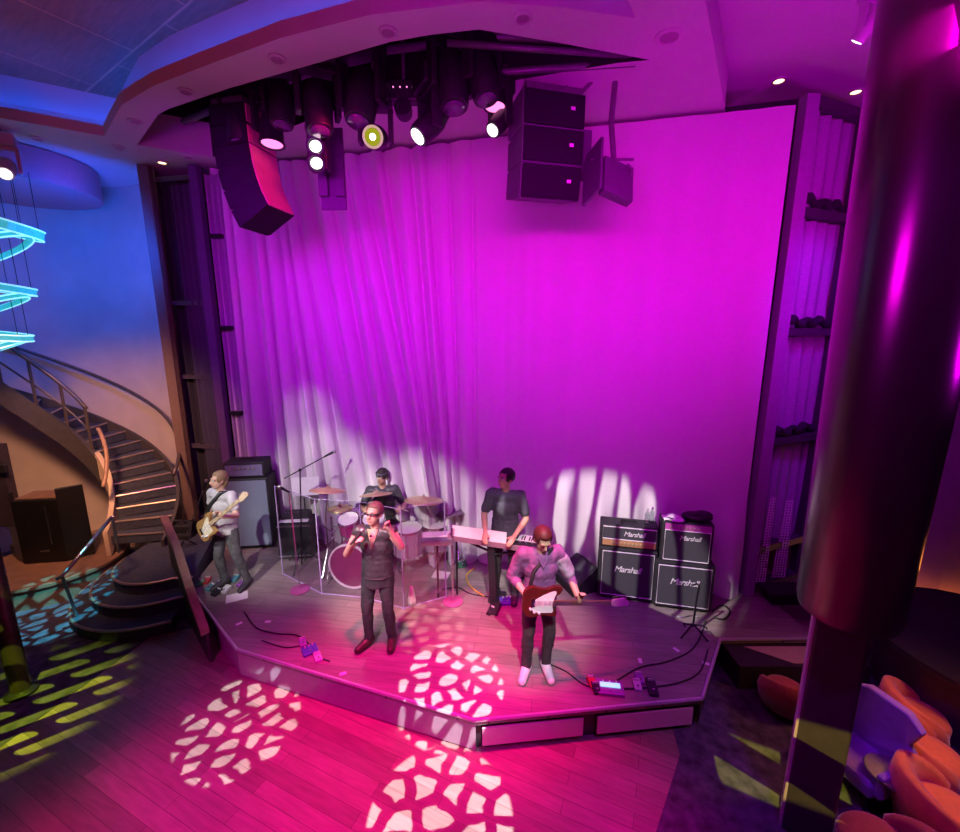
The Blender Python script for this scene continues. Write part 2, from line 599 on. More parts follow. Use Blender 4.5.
# ---------------- ceilings
TRAY = [Vector(p + (0,)) for p in [(-8.6, 5.0), (-6.9, 5.25), (-5.75, 5.73), (-4.91, 6.22), (-4.62, 5.95), (-4.04, 5.43), (-3.4, 5.05), (-2.72, 4.74), (-1.74, 4.31), (-0.89, 4.03), (0.0, 3.89), (0.65, 3.95), (1.27, 4.07), (0.2, 2.42), (-1.2, 0.3), (-2.7, -1.9), (-8.6, -1.9)]]
hb = [P(213, 157, SOFFIT_Z), P(336, 110, SOFFIT_Z), P(470, 88, SOFFIT_Z), P(617, 63, SOFFIT_Z)]
HOLE = [P(137, 145, SOFFIT_Z), P(160, 112, SOFFIT_Z), P(230, 88, SOFFIT_Z), P(300, 68, SOFFIT_Z), P(390, 42, SOFFIT_Z), P(470, 28, SOFFIT_Z), P(560, 43, SOFFIT_Z), P(650, 60, SOFFIT_Z)] + hb[::-1]
BEAM0, BEAM1 = Vector((2.8, 5.5, 0)), Vector((-2.1, -2.03, 0))
OUT = [Vector((-10.5, -2.2, 0)), BEAM1, BEAM0, Vector((3.0, 5.8, 0)), Vector((2.0, 8.0, 0)), Vector((-10.5, 9.8, 0))]


def filled(loops, z, name, m_, flip=True):
    bm = bmesh.new()
    edges = []
    for lp in loops:
        vs = [bm.verts.new((p[0], p[1], z)) for p in lp]
        for i in range(len(vs)):
            edges.append(bm.edges.new((vs[i], vs[(i + 1) % len(vs)])))
    bmesh.ops.triangle_fill(bm, use_beauty=True, use_dissolve=False, edges=edges)
    for f in bm.faces:
        if (f.normal.z > 0) == flip: f.normal_flip()
    me = bpy.data.meshes.new(name); bm.to_mesh(me); bm.free()
    me.materials.append(m_)
    o = bpy.data.objects.new(name, me); COL.objects.link(o)
    return o


TRAYX = [(2.0, -2.2), ]
struct(filled([[Vector((-10.5, -2.2, 0)), Vector((-2.9, -2.2, 0)), BEAM1, BEAM0, Vector((3.0, 5.8, 0)), Vector((2.0, 8.0, 0)), Vector((-10.5, 9.8, 0))], TRAY, HOLE], SOFFIT_Z, 'ceiling_soffit', PAINT))


def offset(poly, d):
    out = []
    n = len(poly)
    for i in range(n):
        p, q, r = poly[i - 1], poly[i], poly[(i + 1) % n]
        e1, e2 = (q - p).normalized(), (r - q).normalized()
        n1, n2 = Vector((-e1.y, e1.x, 0)), Vector((-e2.y, e2.x, 0))
        k = (n1 + n2).normalized()
        out.append(q + k * d / max(0.35, k.dot(n1)))
    return out


# raised tray with an LED cove hidden behind a lip
TO = offset(TRAY, 0.34)
m = MB()
lp = TRAY + [TRAY[0]]
m.strip(lp, SOFFIT_Z, SOFFIT_Z + 0.13)
m.strip([p for p in offset(TRAY, 0.04) + [offset(TRAY, 0.04)[0]]], SOFFIT_Z + 0.02, SOFFIT_Z + 0.13)
struct(m.build('trim_1', PAINT))
m = MB()
lo = TO + [TO[0]]
hi = offset(TRAY, 0.22); hi = hi + [hi[0]]
n = len(lo)
va = [m.bm.verts.new((p.x, p.y, SOFFIT_Z + 0.02)) for p in lo]
vb = [m.bm.verts.new((p.x, p.y, SOFFIT_Z + 0.30)) for p in lo]
vc = [m.bm.verts.new((p.x, p.y, 6.98)) for p in hi]
vd = [m.bm.verts.new((p.x, p.y, SOFFIT_Z + 0.02)) for p in lp]
for i in range(n - 1):
    m.bm.faces.new((va[i], va[i + 1], vb[i + 1], vb[i]))
    m.bm.faces.new((vb[i], vb[i + 1], vc[i + 1], vc[i]))
    m.bm.faces.new((vd[i], vd[i + 1], va[i + 1], va[i]))
struct(m.build('ceiling_cove', PAINT))
struct(filled([offset(TRAY, 0.24)], 6.97, 'ceiling', TRAYP))
LEDB = mat('blue_led_tape', (0.1, 0.2, 0.9), 0.4, emit=(0.0, 0.11, 1.0), strength=15)
m = MB(); lc = offset(TRAY, 0.25)[:13]
m.tube([p + Vector((0, 0, SOFFIT_Z + 0.05)) for p in lc], 0.018, 6)
o = m.build('cove_light_strip', LEDB)
tag(o, 'blue glowing light strip along the ceiling recess edge', 'light strip')
# opening above the stage: black void with pink returns
m = MB()
hp = HOLE + [HOLE[0]]
m.strip([HOLE[-1], HOLE[0]], SOFFIT_Z, SOFFIT_Z + 0.45)
struct(m.build('trim_2', PAINT))
m = MB()
m.strip([p for p in HOLE], SOFFIT_Z, 8.6)
m.strip([HOLE[-1], HOLE[0]], SOFFIT_Z + 0.45, 8.6)
m.face([(p.x, p.y, 8.6) for p in HOLE])
struct(m.build('ceiling_void', VOIDP))
# higher ceiling on the right and the step between
m = MB(); m.face([(BEAM1.x, BEAM1.y, SIDE_Z), (BEAM0.x, BEAM0.y, SIDE_Z), (3.1, 7.5, SIDE_Z), (9, 7.5, SIDE_Z), (9, -2.03, SIDE_Z)])
struct(m.build('ceiling_right', PAINT))
m = MB(); m.strip([BEAM1, BEAM0, Vector((2.75, 5.75, 0))], SOFFIT_Z, SIDE_Z)
struct(m.build('trim_3', PAINT))

# round bulkhead above the hanging rings
bc = Q(12, 171, 7.0)
BULK = mat('bulkhead_paint', (0.46, 0.20, 0.28), 0.6, var=0.04)
m = MB(); m.lathe([(1.0, 0), (1.0, 0.42), (0.02, 0.42)], (bc.x, bc.y, SOFFIT_Z - 0.44), 64)
struct(m.build('ceiling_bulkhead', BULK, smooth='auto'))

# ---------------- walls
def wallline(x, back=0.0): return Vector((x, wall_y(x) + back, 0))
m = MB(); m.strip([wallline(-4.9, 0.9), wallline(4.2, 0.9)], 0, 8.6)
struct(m.build('wall_back', BACKW))
STC = (-6.75, 6.3)     # axis of the spiral stair
m = MB(); m.strip(arc(STC, 1.95, 26, 215, 48), 0, SOFFIT_Z)
struct(m.build('wall_left', STUCCO, smooth=True))
m = MB(); m.strip([Vector((-9.9, 5.0, 0)), Vector((-8.3, 5.2, 0))], 0, SOFFIT_Z)
struct(m.build('wall_far_left', STUCCO))
LOUNGEW = mat('lounge_wall_fabric', (0.34, 0.17, 0.20), 0.8, var=0.08, scale=5)
m = MB(); m.strip([Vector((4.75, 6.6, 0)), Vector((5.6, 6.0, 0)), Vector((6.6, 5.6, 0)), Vector((8.9, 5.2, 0))], 0, SIDE_Z)
struct(m.build('wall_right', LOUNGEW))

# ---------------- stage
SP = [P(190, 588), P(237, 650), P(475, 721), P(702, 699), P(720, 640)]
sp = [Vector((p.x, p.y, 0)) for p in SP]
bl, br = wallline(-4.55, 0.75), wallline(3.9, 0.75)
poly = [bl, sp[0], sp[1], sp[2], sp[3], sp[4], Vector((3.95, sp[4].y + 0.02, 0)), br]
st = thing('stage', 'low angular wooden stage with purple-lit fascia under the band', 'stage')
m = MB(); m.prism(poly, STAGE_Z - 0.05, STAGE_Z); m.build('deck', STAGEW, st)
FASC = mat('stage_fascia_laminate', (0.42, 0.30, 0.36), 0.35, var=0.06)
FRAME = mat('dark_fascia_frame', (0.035, 0.025, 0.035), 0.4, var=0.2)
EDGE = mat('stage_nosing_metal', (0.75, 0.7, 0.78), 0.3, 0.6, var=0.05)
PANELP = mat('pale_fascia_panel', (0.85, 0.55, 0.60), 0.4, var=0.03)
pin = poly
m = MB(); q = offset(poly[:], 0.06)
m.prism([p for p in q], 0.0, STAGE_Z - 0.05); m.build('stage_base', FRAME, st)


def fascia(p, q, n, mm, gap, inset=0.05):
    d = q - p; L = d.length; d.normalize(); nrm = Vector((d.y, -d.x, 0))
    ang = math.atan2(d.y, d.x)
    for i in range(n):
        l = L / n
        mid = p + d * (l * (i + 0.5)) - nrm * 0.02
        k = MB(); k.box((0, 0, 0), (l - gap, 0.02, STAGE_Z - 0.05 - inset * 2), T(mid.x, mid.y, (STAGE_Z - 0.05) / 2) @ rotz(ang))
        k.build('fascia_panel', mm, st, bevel=0.004)


fascia(sp[0], sp[1], 2, FASC, 0.03, 0.012)
fascia(sp[1], sp[2], 1, FASC, 0.0, 0.012)
fascia(sp[2], sp[3], 2, PANELP, 0.14)
fascia(sp[3], sp[4], 1, FRAME, 0.06)
for p, q in zip(poly[1:6], poly[2:7]):
    k = MB(); k.tube([p + Vector((0, 0, STAGE_Z + 0.004)), q + Vector((0, 0, STAGE_Z + 0.004))], 0.018, 6)
    k.build('edge_trim', EDGE, st)

# lower wing beside the stage on the right
TAN = mat('tan_landing_top', (0.45, 0.33, 0.26), 0.7, var=0.06)
w_ = thing('side_landing', 'dark boxed landing with a tan top beside the right stage edge', 'landing')
a_, b_ = P(725, 646, 0.3), P(800, 640, 0.3)
m = MB(); m.prism([(a_.x, a_.y - 0.3), (b_.x + 0.5, a_.y - 0.3), (b_.x + 0.5, a_.y + 0.08), (a_.x, a_.y + 0.08)], 0, 0.29); m.build('box', FRAME, w_)
m = MB(); m.prism([(a_.x + 0.22, a_.y - 0.0), (a_.x + 0.62, a_.y - 0.26), (b_.x + 0.46, a_.y - 0.26), (b_.x + 0.46, a_.y)], 0.285, 0.296); m.build('top_panel', TAN, w_)

# ---------------- main curtain: one pleated drop
CURT = mat('stage_curtain_fabric', (0.66, 0.62, 0.64), 0.75, var=0.05, scale=60, sheen=0.3)
XA, XB = -4.15, 3.5
rnd = random.Random(3)
folds = []
s = 0.0
while s < 1.0:
    left = 1 - max(0.0, min(1.0, (s - 0.42) / 0.16))
    wd = rnd.uniform(0.011, 0.024) * (1.0 if left > .5 else rnd.uniform(1.0, 1.9))
    slant = (0.13 * math.exp(-((s - 0.30) / 0.14) ** 2)) * rnd.uniform(0.6, 1.3)
    folds.append((s, wd, rnd.uniform(0.07, 0.17), slant, left, rnd.uniform(0.9, 2.3)))
    s += wd * rnd.uniform(1.6, 2.3)


def curtain_pt(u, v):
    z = STAGE_Z + 0.015 + v * (SOFFIT_Z - 0.06 - STAGE_Z)
    x = XA + (XB - XA) * u
    d = 0.0
    drop = 1 - v
    for c, wd, am, sl, left, top in folds:
        cc = c - sl * (0.4 - v) * -1.0 * 0 + sl * (drop - 0.35)
        t = (u - cc) / wd
        if abs(t) < 2.5:
            k = left * (0.5 + 0.7 * drop) + (1 - left) * (0.12 + 1.1 * max(0.0, min(1.0, (top - z + STAGE_Z) / 0.5)))
            d += am * k * math.exp(-t * t * 2.2)
            d -= 0.16 * left * (0.35 + 0.65 * drop) * math.exp(-((t - 1.0) / 0.22) ** 2)
    d += 0.02 * math.sin(u * 9 + v * 2)
    y = wall_y(x) - d + 0.06
    return (x, y, z)


m = MB(); m.grid(curtain_pt, 1050, 60)
o = m.build('stage_curtain', CURT, smooth=True)
tag(o, 'full-height pale pleated stage curtain washed in magenta behind the band', 'curtain')

# ---------------- side frames
BROWN = mat('brown_frame_post', (0.16, 0.10, 0.09), 0.5, var=0.1)
DKFR = mat('dark_frame_metal', (0.06, 0.045, 0.07), 0.5, var=0.15)
LACE = mat_net('lace_net', (0.05, 0.045, 0.075), 70, 0.75)
LACEW = mat_net('white_fish_net', (0.8, 0.8, 0.8), 26, 0.5)
SHEER = mat('sheer_purple_fabric', (0.34, 0.27, 0.38), 0.8, var=0.1, scale=40)
DRAPE = mat('dark_drape', (0.016, 0.014, 0.022), 0.85, var=0.2, scale=20)
VIOLP = mat('violet_post_paint', (0.30, 0.16, 0.34), 0.5, var=0.08)


def pleats(p0, p1, z0, z1, n, amp, taper=0.0, seed=1):
    rr = random.Random(seed)
    ph = rr.uniform(0, 6)
    d = (p1 - p0); nr = Vector((-d.y, d.x, 0)).normalized()
    def fn(u, v):
        z = z0 + (z1 - z0) * v
        k = amp * (1 - taper * v)
        off = k * (math.sin(u * n * 2 * PI + ph + 0.6 * v) + 0.4 * math.sin(u * n * 5.3 + 3 * v))
        q = p0 + d * u + nr * off
        return (q.x, q.y, z)
    return fn


VIOLD = mat('deep_violet_post_paint', (0.12, 0.05, 0.17), 0.5, var=0.08)
# left
LP0, LP1 = Vector((-5.12, 7.28, 0)), Vector((-4.32, 7.12, 0))
fr = thing('drape_frame', 'tall dark frame of draped black lace beside the curved stair', 'frame', LP0)
m = MB(); m.box((-0.02, -0.06, 3.2), (0.16, 0.16, 6.38)); m.build('side_post', BROWN, fr)
m = MB(); m.box((LP1.x - LP0.x, LP1.y - LP0.y - 0.02, 3.3), (0.13, 0.13, 6.1)); m.build('side_post', VIOLD, fr)
ang = math.atan2(LP1.y - LP0.y, LP1.x - LP0.x); fl = (LP1 - LP0).length
for z in (0.62, 1.95, 3.15, 4.35, 6.2):
    m = MB(); m.box((fl / 2, 0.0, z), (fl, 0.06, 0.07), rotz(ang)); m.build('cross_bar', DKFR, fr)
m = MB(); m.grid(pleats(Vector((0.06, 0.09, 0)), Vector((fl * math.cos(ang), fl * math.sin(ang) + 0.09, 0)), 0.4, 6.2, 6, 0.03), 90, 12); m.build('drape', DRAPE, fr, smooth=True)
m = MB(); m.grid(pleats(Vector((0.32, -0.05, 0)), Vector((fl * math.cos(ang) - 0.04, fl * math.sin(ang) - 0.05, 0)), 1.0, 6.1, 4, 0.03, seed=4), 60, 12); m.build('lace_panel', LACE, fr, smooth=True)
for z in (3.18, 4.38, 1.98):
    k = MB(); k.tube([(0.3 + 0.5 * t / 12, -0.07 + 0.012 * math.sin(t), z + 0.04 * math.sin(t * 1.3)) for t in range(13)], [0.03 + 0.012 * math.sin(t * 1.9) for t in range(13)], 6); k.build('gathered_tie', DRAPE, fr, smooth=True)
# narrow sheer strip between the violet post and the curtain
ss = thing('sheer_strip', 'narrow violet sheer strip with clamps beside the left curtain edge', 'curtain', (-4.24, 7.16, STAGE_Z))
m = MB(); m.grid(pleats(Vector((0, 0, 0)), Vector((0.36, -0.02, 0)), 0.02, 5.9, 4, 0.025, seed=8), 50, 10); m.build('fabric', SHEER, ss, smooth=True)
for z in (2.2, 3.6, 5.0):
    m = MB(); m.box((0.14, -0.05, z), (0.2, 0.06, 0.07)); m.build('clamp', BLACK, ss, bevel=0.01)

# right
RP0, RP1 = Vector((3.66, 5.36, 0)), Vector((4.62, 5.74, 0))
fr = thing('shelf_frame', 'tall dark frame with four tiers of gathered purple sheers at the right', 'frame', RP0)
d = RP1 - RP0; ang = math.atan2(d.y, d.x); fl = d.length
m = MB(); m.box((0, 0, 3.4), (0.14, 0.14, 6.1)); m.build('side_post', VIOLP, fr)
m = MB(); m.box((d.x, d.y, 3.4), (0.12, 0.12, 6.1)); m.build('side_post', DKFR, fr)
tiers = [Q(830, 216, 5.55).z, Q(826, 332, 5.55).z, Q(806, 438, 5.55).z]
zz = [0.42] + [1.0] + tiers[::-1] + [6.4]
for z in zz:
    m = MB(); m.box((fl / 2, 0, z), (fl, 0.14, 0.09), rotz(ang)); m.build('cross_bar', DKFR, fr)
for i in range(2, len(zz) - 1):
    m = MB(); m.grid(pleats(Vector((0.09, 0.07, 0)), Vector((d.x - 0.06, d.y + 0.05, 0)), zz[i] + 0.05, zz[i + 1] - 0.06, 4, 0.035, 0.3, seed=i), 60, 10); m.build('sheer_panel', SHEER, fr, smooth=True)
    k = MB(); k.tube([(0.1 + (d.x - 0.2) * t / 16, 0.0 + d.y * t / 16 - 0.02, zz[i] + 0.12 + 0.035 * math.sin(t * 1.15)) for t in range(17)], [0.045 + 0.016 * math.sin(t * 1.7) for t in range(17)], 7); k.build('gathered_hem', DRAPE, fr, smooth=True)
m = MB(); m.grid(pleats(Vector((0.09, 0.07, 0)), Vector((d.x - 0.06, d.y + 0.05, 0)), 1.0, zz[2] - 0.06, 4, 0.03, 0.3, seed=9), 60, 10); m.build('sheer_panel', SHEER, fr, smooth=True)
for x0, x1, zt in ((0.12, 0.26, 1.75), (0.42, 0.62, 1.65)):
    m = MB(); m.grid(lambda u, v, x0=x0, x1=x1, zt=zt: (x0 + (x1 - x0) * u * (1 - 0.5 * v) + 0.06 * v, d.y / d.x * x0 - 0.04, 0.5 + (zt - 0.5) * v), 4, 10); m.build('net_swag', LACEW, fr)
m = MB(); m.box((4.25, 5.2, 0.50), (0.9, 0.3, 0.05)); m.box((4.25, 5.2, 0.415), (0.8, 0.24, 0.13))
o = m.build('side_bench', BLACKP, bevel=0.01); tag(o, 'low black bench under the right-hand drape frame', 'bench')

# ================================================================== SPIRAL STAIR
TREAD = mat('stair_tread_carpet', (0.05, 0.055, 0.085), 0.7, var=0.3, scale=20)
NOSE = mat('stair_nosing_metal', (0.55, 0.42, 0.34), 0.3, 0.7, var=0.08)
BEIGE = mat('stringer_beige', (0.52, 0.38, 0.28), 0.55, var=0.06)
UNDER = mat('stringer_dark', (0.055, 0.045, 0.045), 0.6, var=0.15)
RAILM = mat('handrail_dark_metal', (0.10, 0.075, 0.07), 0.35, 0.3, var=0.1)
WOODR = mat('wood_cap_rail', (0.30, 0.17, 0.12), 0.45, var=0.15)
sr = thing('spiral_staircase', 'curved staircase with dark treads sweeping up along the left wall', 'staircase')
ZL = 0.51
RI, RO = 0.82, 1.66


def hp(r, a, z): return Vector((STC[0] + r * math.cos(R(a)), STC[1] + r * math.sin(R(a)), z))


NT = 17
A0, DA = 8.0, 10.2
for i in range(NT):
    z = ZL + 0.17 * (i + 1)
    a0, a1 = A0 + DA * i, A0 + DA * (i + 1.25)
    k = MB(); k.prism([hp(RI, a0, 0), hp((RI + RO) / 2, a0, 0), hp(RO, a0, 0), hp(RO, (a0 + a1) / 2, 0), hp(RO, a1, 0), hp(RI, a1, 0), hp(RI, (a0 + a1) / 2, 0)], z - 0.15, z)
    t_ = k.build('tread', TREAD, sr)
    k = MB(); k.tube([hp(RI + 0.01, a0, z - 0.005), hp(RO - 0.01, a0, z - 0.005)], 0.016, 6); k.build('nosing', NOSE, t_)


def helix(r, a0, a1, dz=0.0, n=28):
    return [hp(r, a0 + (a1 - a0) * i / n, ZL + 0.17 * ((a0 + (a1 - a0) * i / n - A0) / DA) + dz) for i in range(n + 1)]


aE = A0 + DA * NT
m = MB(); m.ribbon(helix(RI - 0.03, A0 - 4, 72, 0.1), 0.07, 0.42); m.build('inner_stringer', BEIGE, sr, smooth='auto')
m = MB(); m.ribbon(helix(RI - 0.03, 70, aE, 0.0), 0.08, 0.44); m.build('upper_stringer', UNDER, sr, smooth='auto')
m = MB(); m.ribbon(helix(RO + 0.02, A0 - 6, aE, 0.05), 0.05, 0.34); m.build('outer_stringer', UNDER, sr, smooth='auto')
m = MB(); m.tube(helix(RO + 0.12, 14, aE, 0.98), 0.028, 8); m.build('wall_handrail', RAILM, sr, smooth=True)
m = MB(); m.tube(helix(RI - 0.02, A0 + 4, 62, 0.9) , 0.03, 8); m.build('inner_handrail', WOODR, sr, smooth=True)
m = MB(); m.tube(helix(RI - 0.02, 78, aE, 0.95), 0.032, 8); m.build('upper_handrail', RAILM, sr, smooth=True)
m = MB(); m.tube(helix(RI - 0.02, 78, aE, 0.55), 0.016, 6); m.build('mid_rail', RAILM, sr, smooth=True)
for a in (80, 104, 128, 152):
    z = ZL + 0.17 * ((a - A0) / DA)
    k = MB(); k.cone(hp(RI - 0.02, a, z - 0.1), hp(RI - 0.02, a, z + 0.95), 0.022); k.build('baluster', RAILM, sr)
# landing and three rounded bottom steps
LC = (-4.72, 6.05)
for i, (r, z) in enumerate(((1.22, 0.17), (0.98, 0.34), (0.72, 0.51))):
    pts = [Vector((LC[0] + r * 0.95 * math.cos(R(a)), LC[1] + r * math.sin(R(a)), 0)) for a in range(180, 311, 8)]
    pts = [p for p in pts if p.x < -4.02]
    e = pts[-1].copy()
    full = pts + [Vector((-4.05, e.y + 0.03, 0)), Vector((-4.55, 6.9, 0)), Vector((-5.1, 6.9, 0)), Vector((LC[0] - r * 0.95, 6.45, 0))]
    k = MB(); k.prism(full, 0.0, z); t_ = k.build('bottom_step', TREAD, sr)
    k = MB(); k.tube([p + Vector((0, 0, z - 0.012)) for p in pts + [Vector((-4.05, e.y + 0.03, 0))]], 0.018, 6); k.build('nosing', NOSE, t_, smooth=True)
# sloping wood-capped rail between steps and stage
m = MB(); m.ribbon([P(164, 518, 1.25), P(176, 545, 1.05), P(190, 590, 0.78), P(205, 632, 0.42)], 0.09, 0.07)
sl = thing('stage_side_rail', 'sloping wood-capped rail between the round steps and the stage', 'rail')
m.build('cap', WOODR, sl)
p0, p1 = P(164, 518, 1.25), P(205, 632, 0.42)
m = MB()
a_, b_ = p0 + Vector((0.02, 0, 0)), p1 + Vector((0.02, 0, 0))
m.rings([[Vector((a_.x - .02, a_.y, 0.02)), Vector((a_.x + .02, a_.y, 0.02)), Vector((a_.x + .02, a_.y, a_.z - .04)), Vector((a_.x - .02, a_.y, a_.z - .04))],
         [Vector((b_.x - .02, b_.y, 0.02)), Vector((b_.x + .02, b_.y, 0.02)), Vector((b_.x + .02, b_.y, b_.z - .04)), Vector((b_.x - .02, b_.y, b_.z - .04))]])
m.build('panel', UNDER, sl)
# clear panel rail beside the bottom steps
hr = thing('step_handrail', 'slanted metal handrail with clear panel left of the round steps', 'handrail')
h0, h1 = P(112, 517, 1.4), P(62, 576, 0.95)
m = MB(); m.tube([h0, h1, h1 + Vector((-0.05, -0.02, -0.03))], 0.022, 8); m.build('top_rail', STEEL, hr, smooth=True)
g0, g1 = P(119, 552, 0.51), P(80, 624, 0.0)
m = MB(); m.cone(g0, h0, 0.018); m.build('post', STEEL, hr)
m = MB(); m.cone(g1, Vector((h1.x, h1.y, h1.z)), 0.018); m.build('post', STEEL, hr)
m = MB(); m.face([g0 + Vector((0, 0, .1)), h0 - Vector((0, 0, .1)), h1 - Vector((0, 0, .1)), g1 + Vector((0, 0, .1))]); m.build('clear_panel', SHIELD, hr)

# plinth, console, plant inside the stair curve
PLW = mat('plinth_wood', (0.22, 0.12, 0.08), 0.4, var=0.25, scale=6)
m = MB(); m.lathe([(0.001, 0), (0.86, 0), (0.86, 0.29), (0.9, 0.31), (0.9, 0.35), (0.001, 0.35)], (-6.72, 6.28, 0), 56)
o = m.build('round_plinth', PLW, smooth='auto'); tag(o, 'round dark wood plinth inside the stair curve', 'plinth')
BLACKD = mat('console_black', (0.007, 0.006, 0.006), 0.4, var=0.3)
cn = thing('folding_console', 'tall black three-leaf console standing on the round wood plinth', 'console', (-6.78, 6.2, 0.35), R(8))
m = MB(); m.box((0, 0.0, 0.52), (0.62, 0.1, 1.02)); m.build('front_leaf', BLACKD, cn, bevel=0.01)
m = MB(); m.box((0, 0.0, 0.58), (0.3, 0.05, 1.15), T(-0.42, 0.07, 0) @ rotz(R(-35))); m.build('side_leaf', BLACKD, cn, bevel=0.01)
m = MB(); m.box((0, 0.0, 0.60), (0.32, 0.05, 1.18), T(0.42, 0.07, 0) @ rotz(R(35))); m.build('side_leaf', BLACKD, cn, bevel=0.01)
m = MB(); m.box((0.0, 0.2, 1.02), (0.62, 0.34, 0.05)); m.build('top_shelf', PLW, cn, bevel=0.01)
m = MB(); m.box((0.14, -0.055, 0.62), (0.012, 0.012, 0.62)); m.build('edge_strip', STEEL, cn)
m = MB(); m.box((0.02, -0.055, 0.2), (0.12, 0.012, 0.02)); m.build('label_plate', STEEL, cn)
pl = thing('potted_plant', 'green leafy plant left of the black console', 'plant', (-7.42, 6.42, 0.35))
LEAF = mat('plant_leaf', (0.10, 0.22, 0.05), 0.5, var=0.4)
m = MB(); m.lathe([(0.001, 0), (0.09, 0), (0.12, 0.2), (0.1, 0.2), (0.001, 0.18)], (0, 0, 0), 20); m.build('pot', BLACKP, pl, smooth='auto')
m = MB(); rl = random.Random(5)
for i in range(34):
    a = rl.uniform(0, 6.28); h = rl.uniform(0.3, 0.62); sp_ = rl.uniform(0.05, 0.22)
    pts = [Vector((0.03 * math.cos(a), 0.03 * math.sin(a), 0.15)), Vector((sp_ * .5 * math.cos(a), sp_ * .5 * math.sin(a), 0.15 + h * .6)), Vector((sp_ * math.cos(a), sp_ * math.sin(a), 0.15 + h))]
    n_ = Vector((-math.sin(a), math.cos(a), 0)) * 0.022
    v = [m.bm.verts.new(q) for q in (pts[0], pts[1] - n_, pts[2], pts[1] + n_)]
    m.bm.faces.new(v)
m.build('foliage', LEAF, pl)
# dark control box on the far-left wall
dr = thing('wall_panel', 'dark wall cabinet with a small square box at the far left', 'cabinet', Q(2, 475, 6.1))
m = MB(); m.box((-0.25, 0.1, -0.2), (0.5, 0.12, 1.3)); m.build('door', FRAME, dr, bevel=0.01)
m = MB(); m.box((0.04, 0.0, 0.1), (0.1, 0.06, 0.12)); m.build('switch_box', BLACK, dr, bevel=0.01)

# chandelier rings
CYL = mat('cyan_crystal_glow', (0.06, 0.22, 0.26), 0.2, emit=(0.03, 0.50, 0.62), strength=0.75, var=0.3, scale=18)
RIMM = mat('bright_ring_rim', (0.8, 0.95, 1.0), 0.2, emit=(0.25, 0.85, 0.95), strength=1.0)
cc = Vector((0, 6.0, 0))
ring_c = []
for i, (v, tx, ty, h, rr_) in enumerate(((219, 12, -5, .12, .66), (254, -22, 16, .06, .66), (284, 7, -4, .09, .6), (311, -18, 14, .06, .6), (334, 6, -3, .08, .58), (355, -16, 14, .06, .58))):
    c = Q(-27, v, 6.0)
    ch = thing('chandelier_ring', ['topmost wide cyan hanging ring nearest the ceiling', 'second hanging ring from the top, tilted steeply', 'third hanging ring from the top, nearly level', 'fourth hanging ring from the top, tilted', 'fifth hanging ring from the top, nearly level', 'lowest tilted ring of the cyan hanging cluster'][i], 'chandelier', c, 0, 'cyan hanging rings')
    M = Matrix.Rotation(R(ty), 4, 'X') @ Matrix.Rotation(R(tx), 4, 'Y')
    n_ = 48
    k = MB(); k.rings([[Vector((r * math.cos(t), r * math.sin(t), z)) for r, z in ((rr_, -h / 2), (rr_, h / 2), (rr_ - .05, h / 2), (rr_ - .05, -h / 2))] for t in [2 * PI * j / n_ for j in range(n_ + 1)]], cap=False, M=M)
    k.build('crystal_band', CYL, ch)
    for z in (-h / 2, h / 2):
        k = MB(); k.tube([Vector((rr_ * math.cos(2 * PI * j / n_), rr_ * math.sin(2 * PI * j / n_), z)) for j in range(n_)], 0.011, 6, M=M, closed=True); k.build('rim', RIMM, ch)
    for a in (20, 140, 260):
        q = M @ Vector((rr_ * math.cos(R(a)), rr_ * math.sin(R(a)), h / 2))
        k = MB(); k.cone(q, Vector((q.x, q.y, SOFFIT_Z - 0.44 - c.z)), 0.004, seg=5); k.build('wire', BLACK, ch)

# left foreground column
DCOL = mat('dark_column_gloss', (0.07, 0.05, 0.045), 0.25, 0.4, var=0.15)
b0 = P(22, 693, 0)
m = MB(); m.cone((b0.x, b0.y, 0.0), (b0.x - 0.0, b0.y, SOFFIT_Z), 0.085, 0.085, 24)
cl = thing('slim_column', 'slim dark gloss post at the left edge of the carpet', 'column')
m.build('shaft', DCOL, cl, smooth='auto')
m = MB(); m.lathe([(0.085, 0), (0.14, 0), (0.14, 0.03), (0.09, 0.06)], (b0.x, b0.y, 0.005), 24); m.build('base_ring', BLACK, cl, smooth='auto')

# right foreground column
BCOL = mat('bronze_column_gloss', (0.10, 0.045, 0.06), 0.22, 0.75, var=0.12, scale=3)
BCOL.node_tree.nodes['Principled BSDF'].inputs['Coat Weight'].default_value = 0.8
BCOL.node_tree.nodes['Principled BSDF'].inputs['Coat Roughness'].default_value = 0.3
CORE = mat('column_core_dark', (0.06, 0.035, 0.065), 0.5, var=0.1)
CY = 2.75
cb = Q(846, 615, CY)
cl = thing('big_column', 'massive dark bronze gloss column filling the right foreground', 'column', (cb.x, cb.y, 0))
zb = cb.z
m = MB(); m.lathe([(0.001, zb + .0), (0.24, zb + .0), (0.285, zb + 0.03), (0.30, zb + 0.09), (0.345, 5.2), (0.35, SIDE_Z + 0.03), (0.001, SIDE_Z + 0.03)], (0, 0, 0), 64); m.build('shaft', BCOL, cl, smooth='auto')
m = MB(); m.box((-0.02, 0.0, zb / 2 + 0.05), (0.30, 0.30, zb + 0.1), rotz(R(-38))); m.build('core_pier', CORE, cl, bevel=0.02)
VLIT = mat('violet_lit_side', (0.62, 0.35, 0.68), 0.4, var=0.06)  # violet light on the pier's left face, put into this panel's colour
m = MB(); m.box((-0.17, -0.03, zb / 2 + 0.05), (0.03, 0.22, zb + 0.12), rotz(R(-38))); m.build('side_panel', VLIT, cl, bevel=0.01)

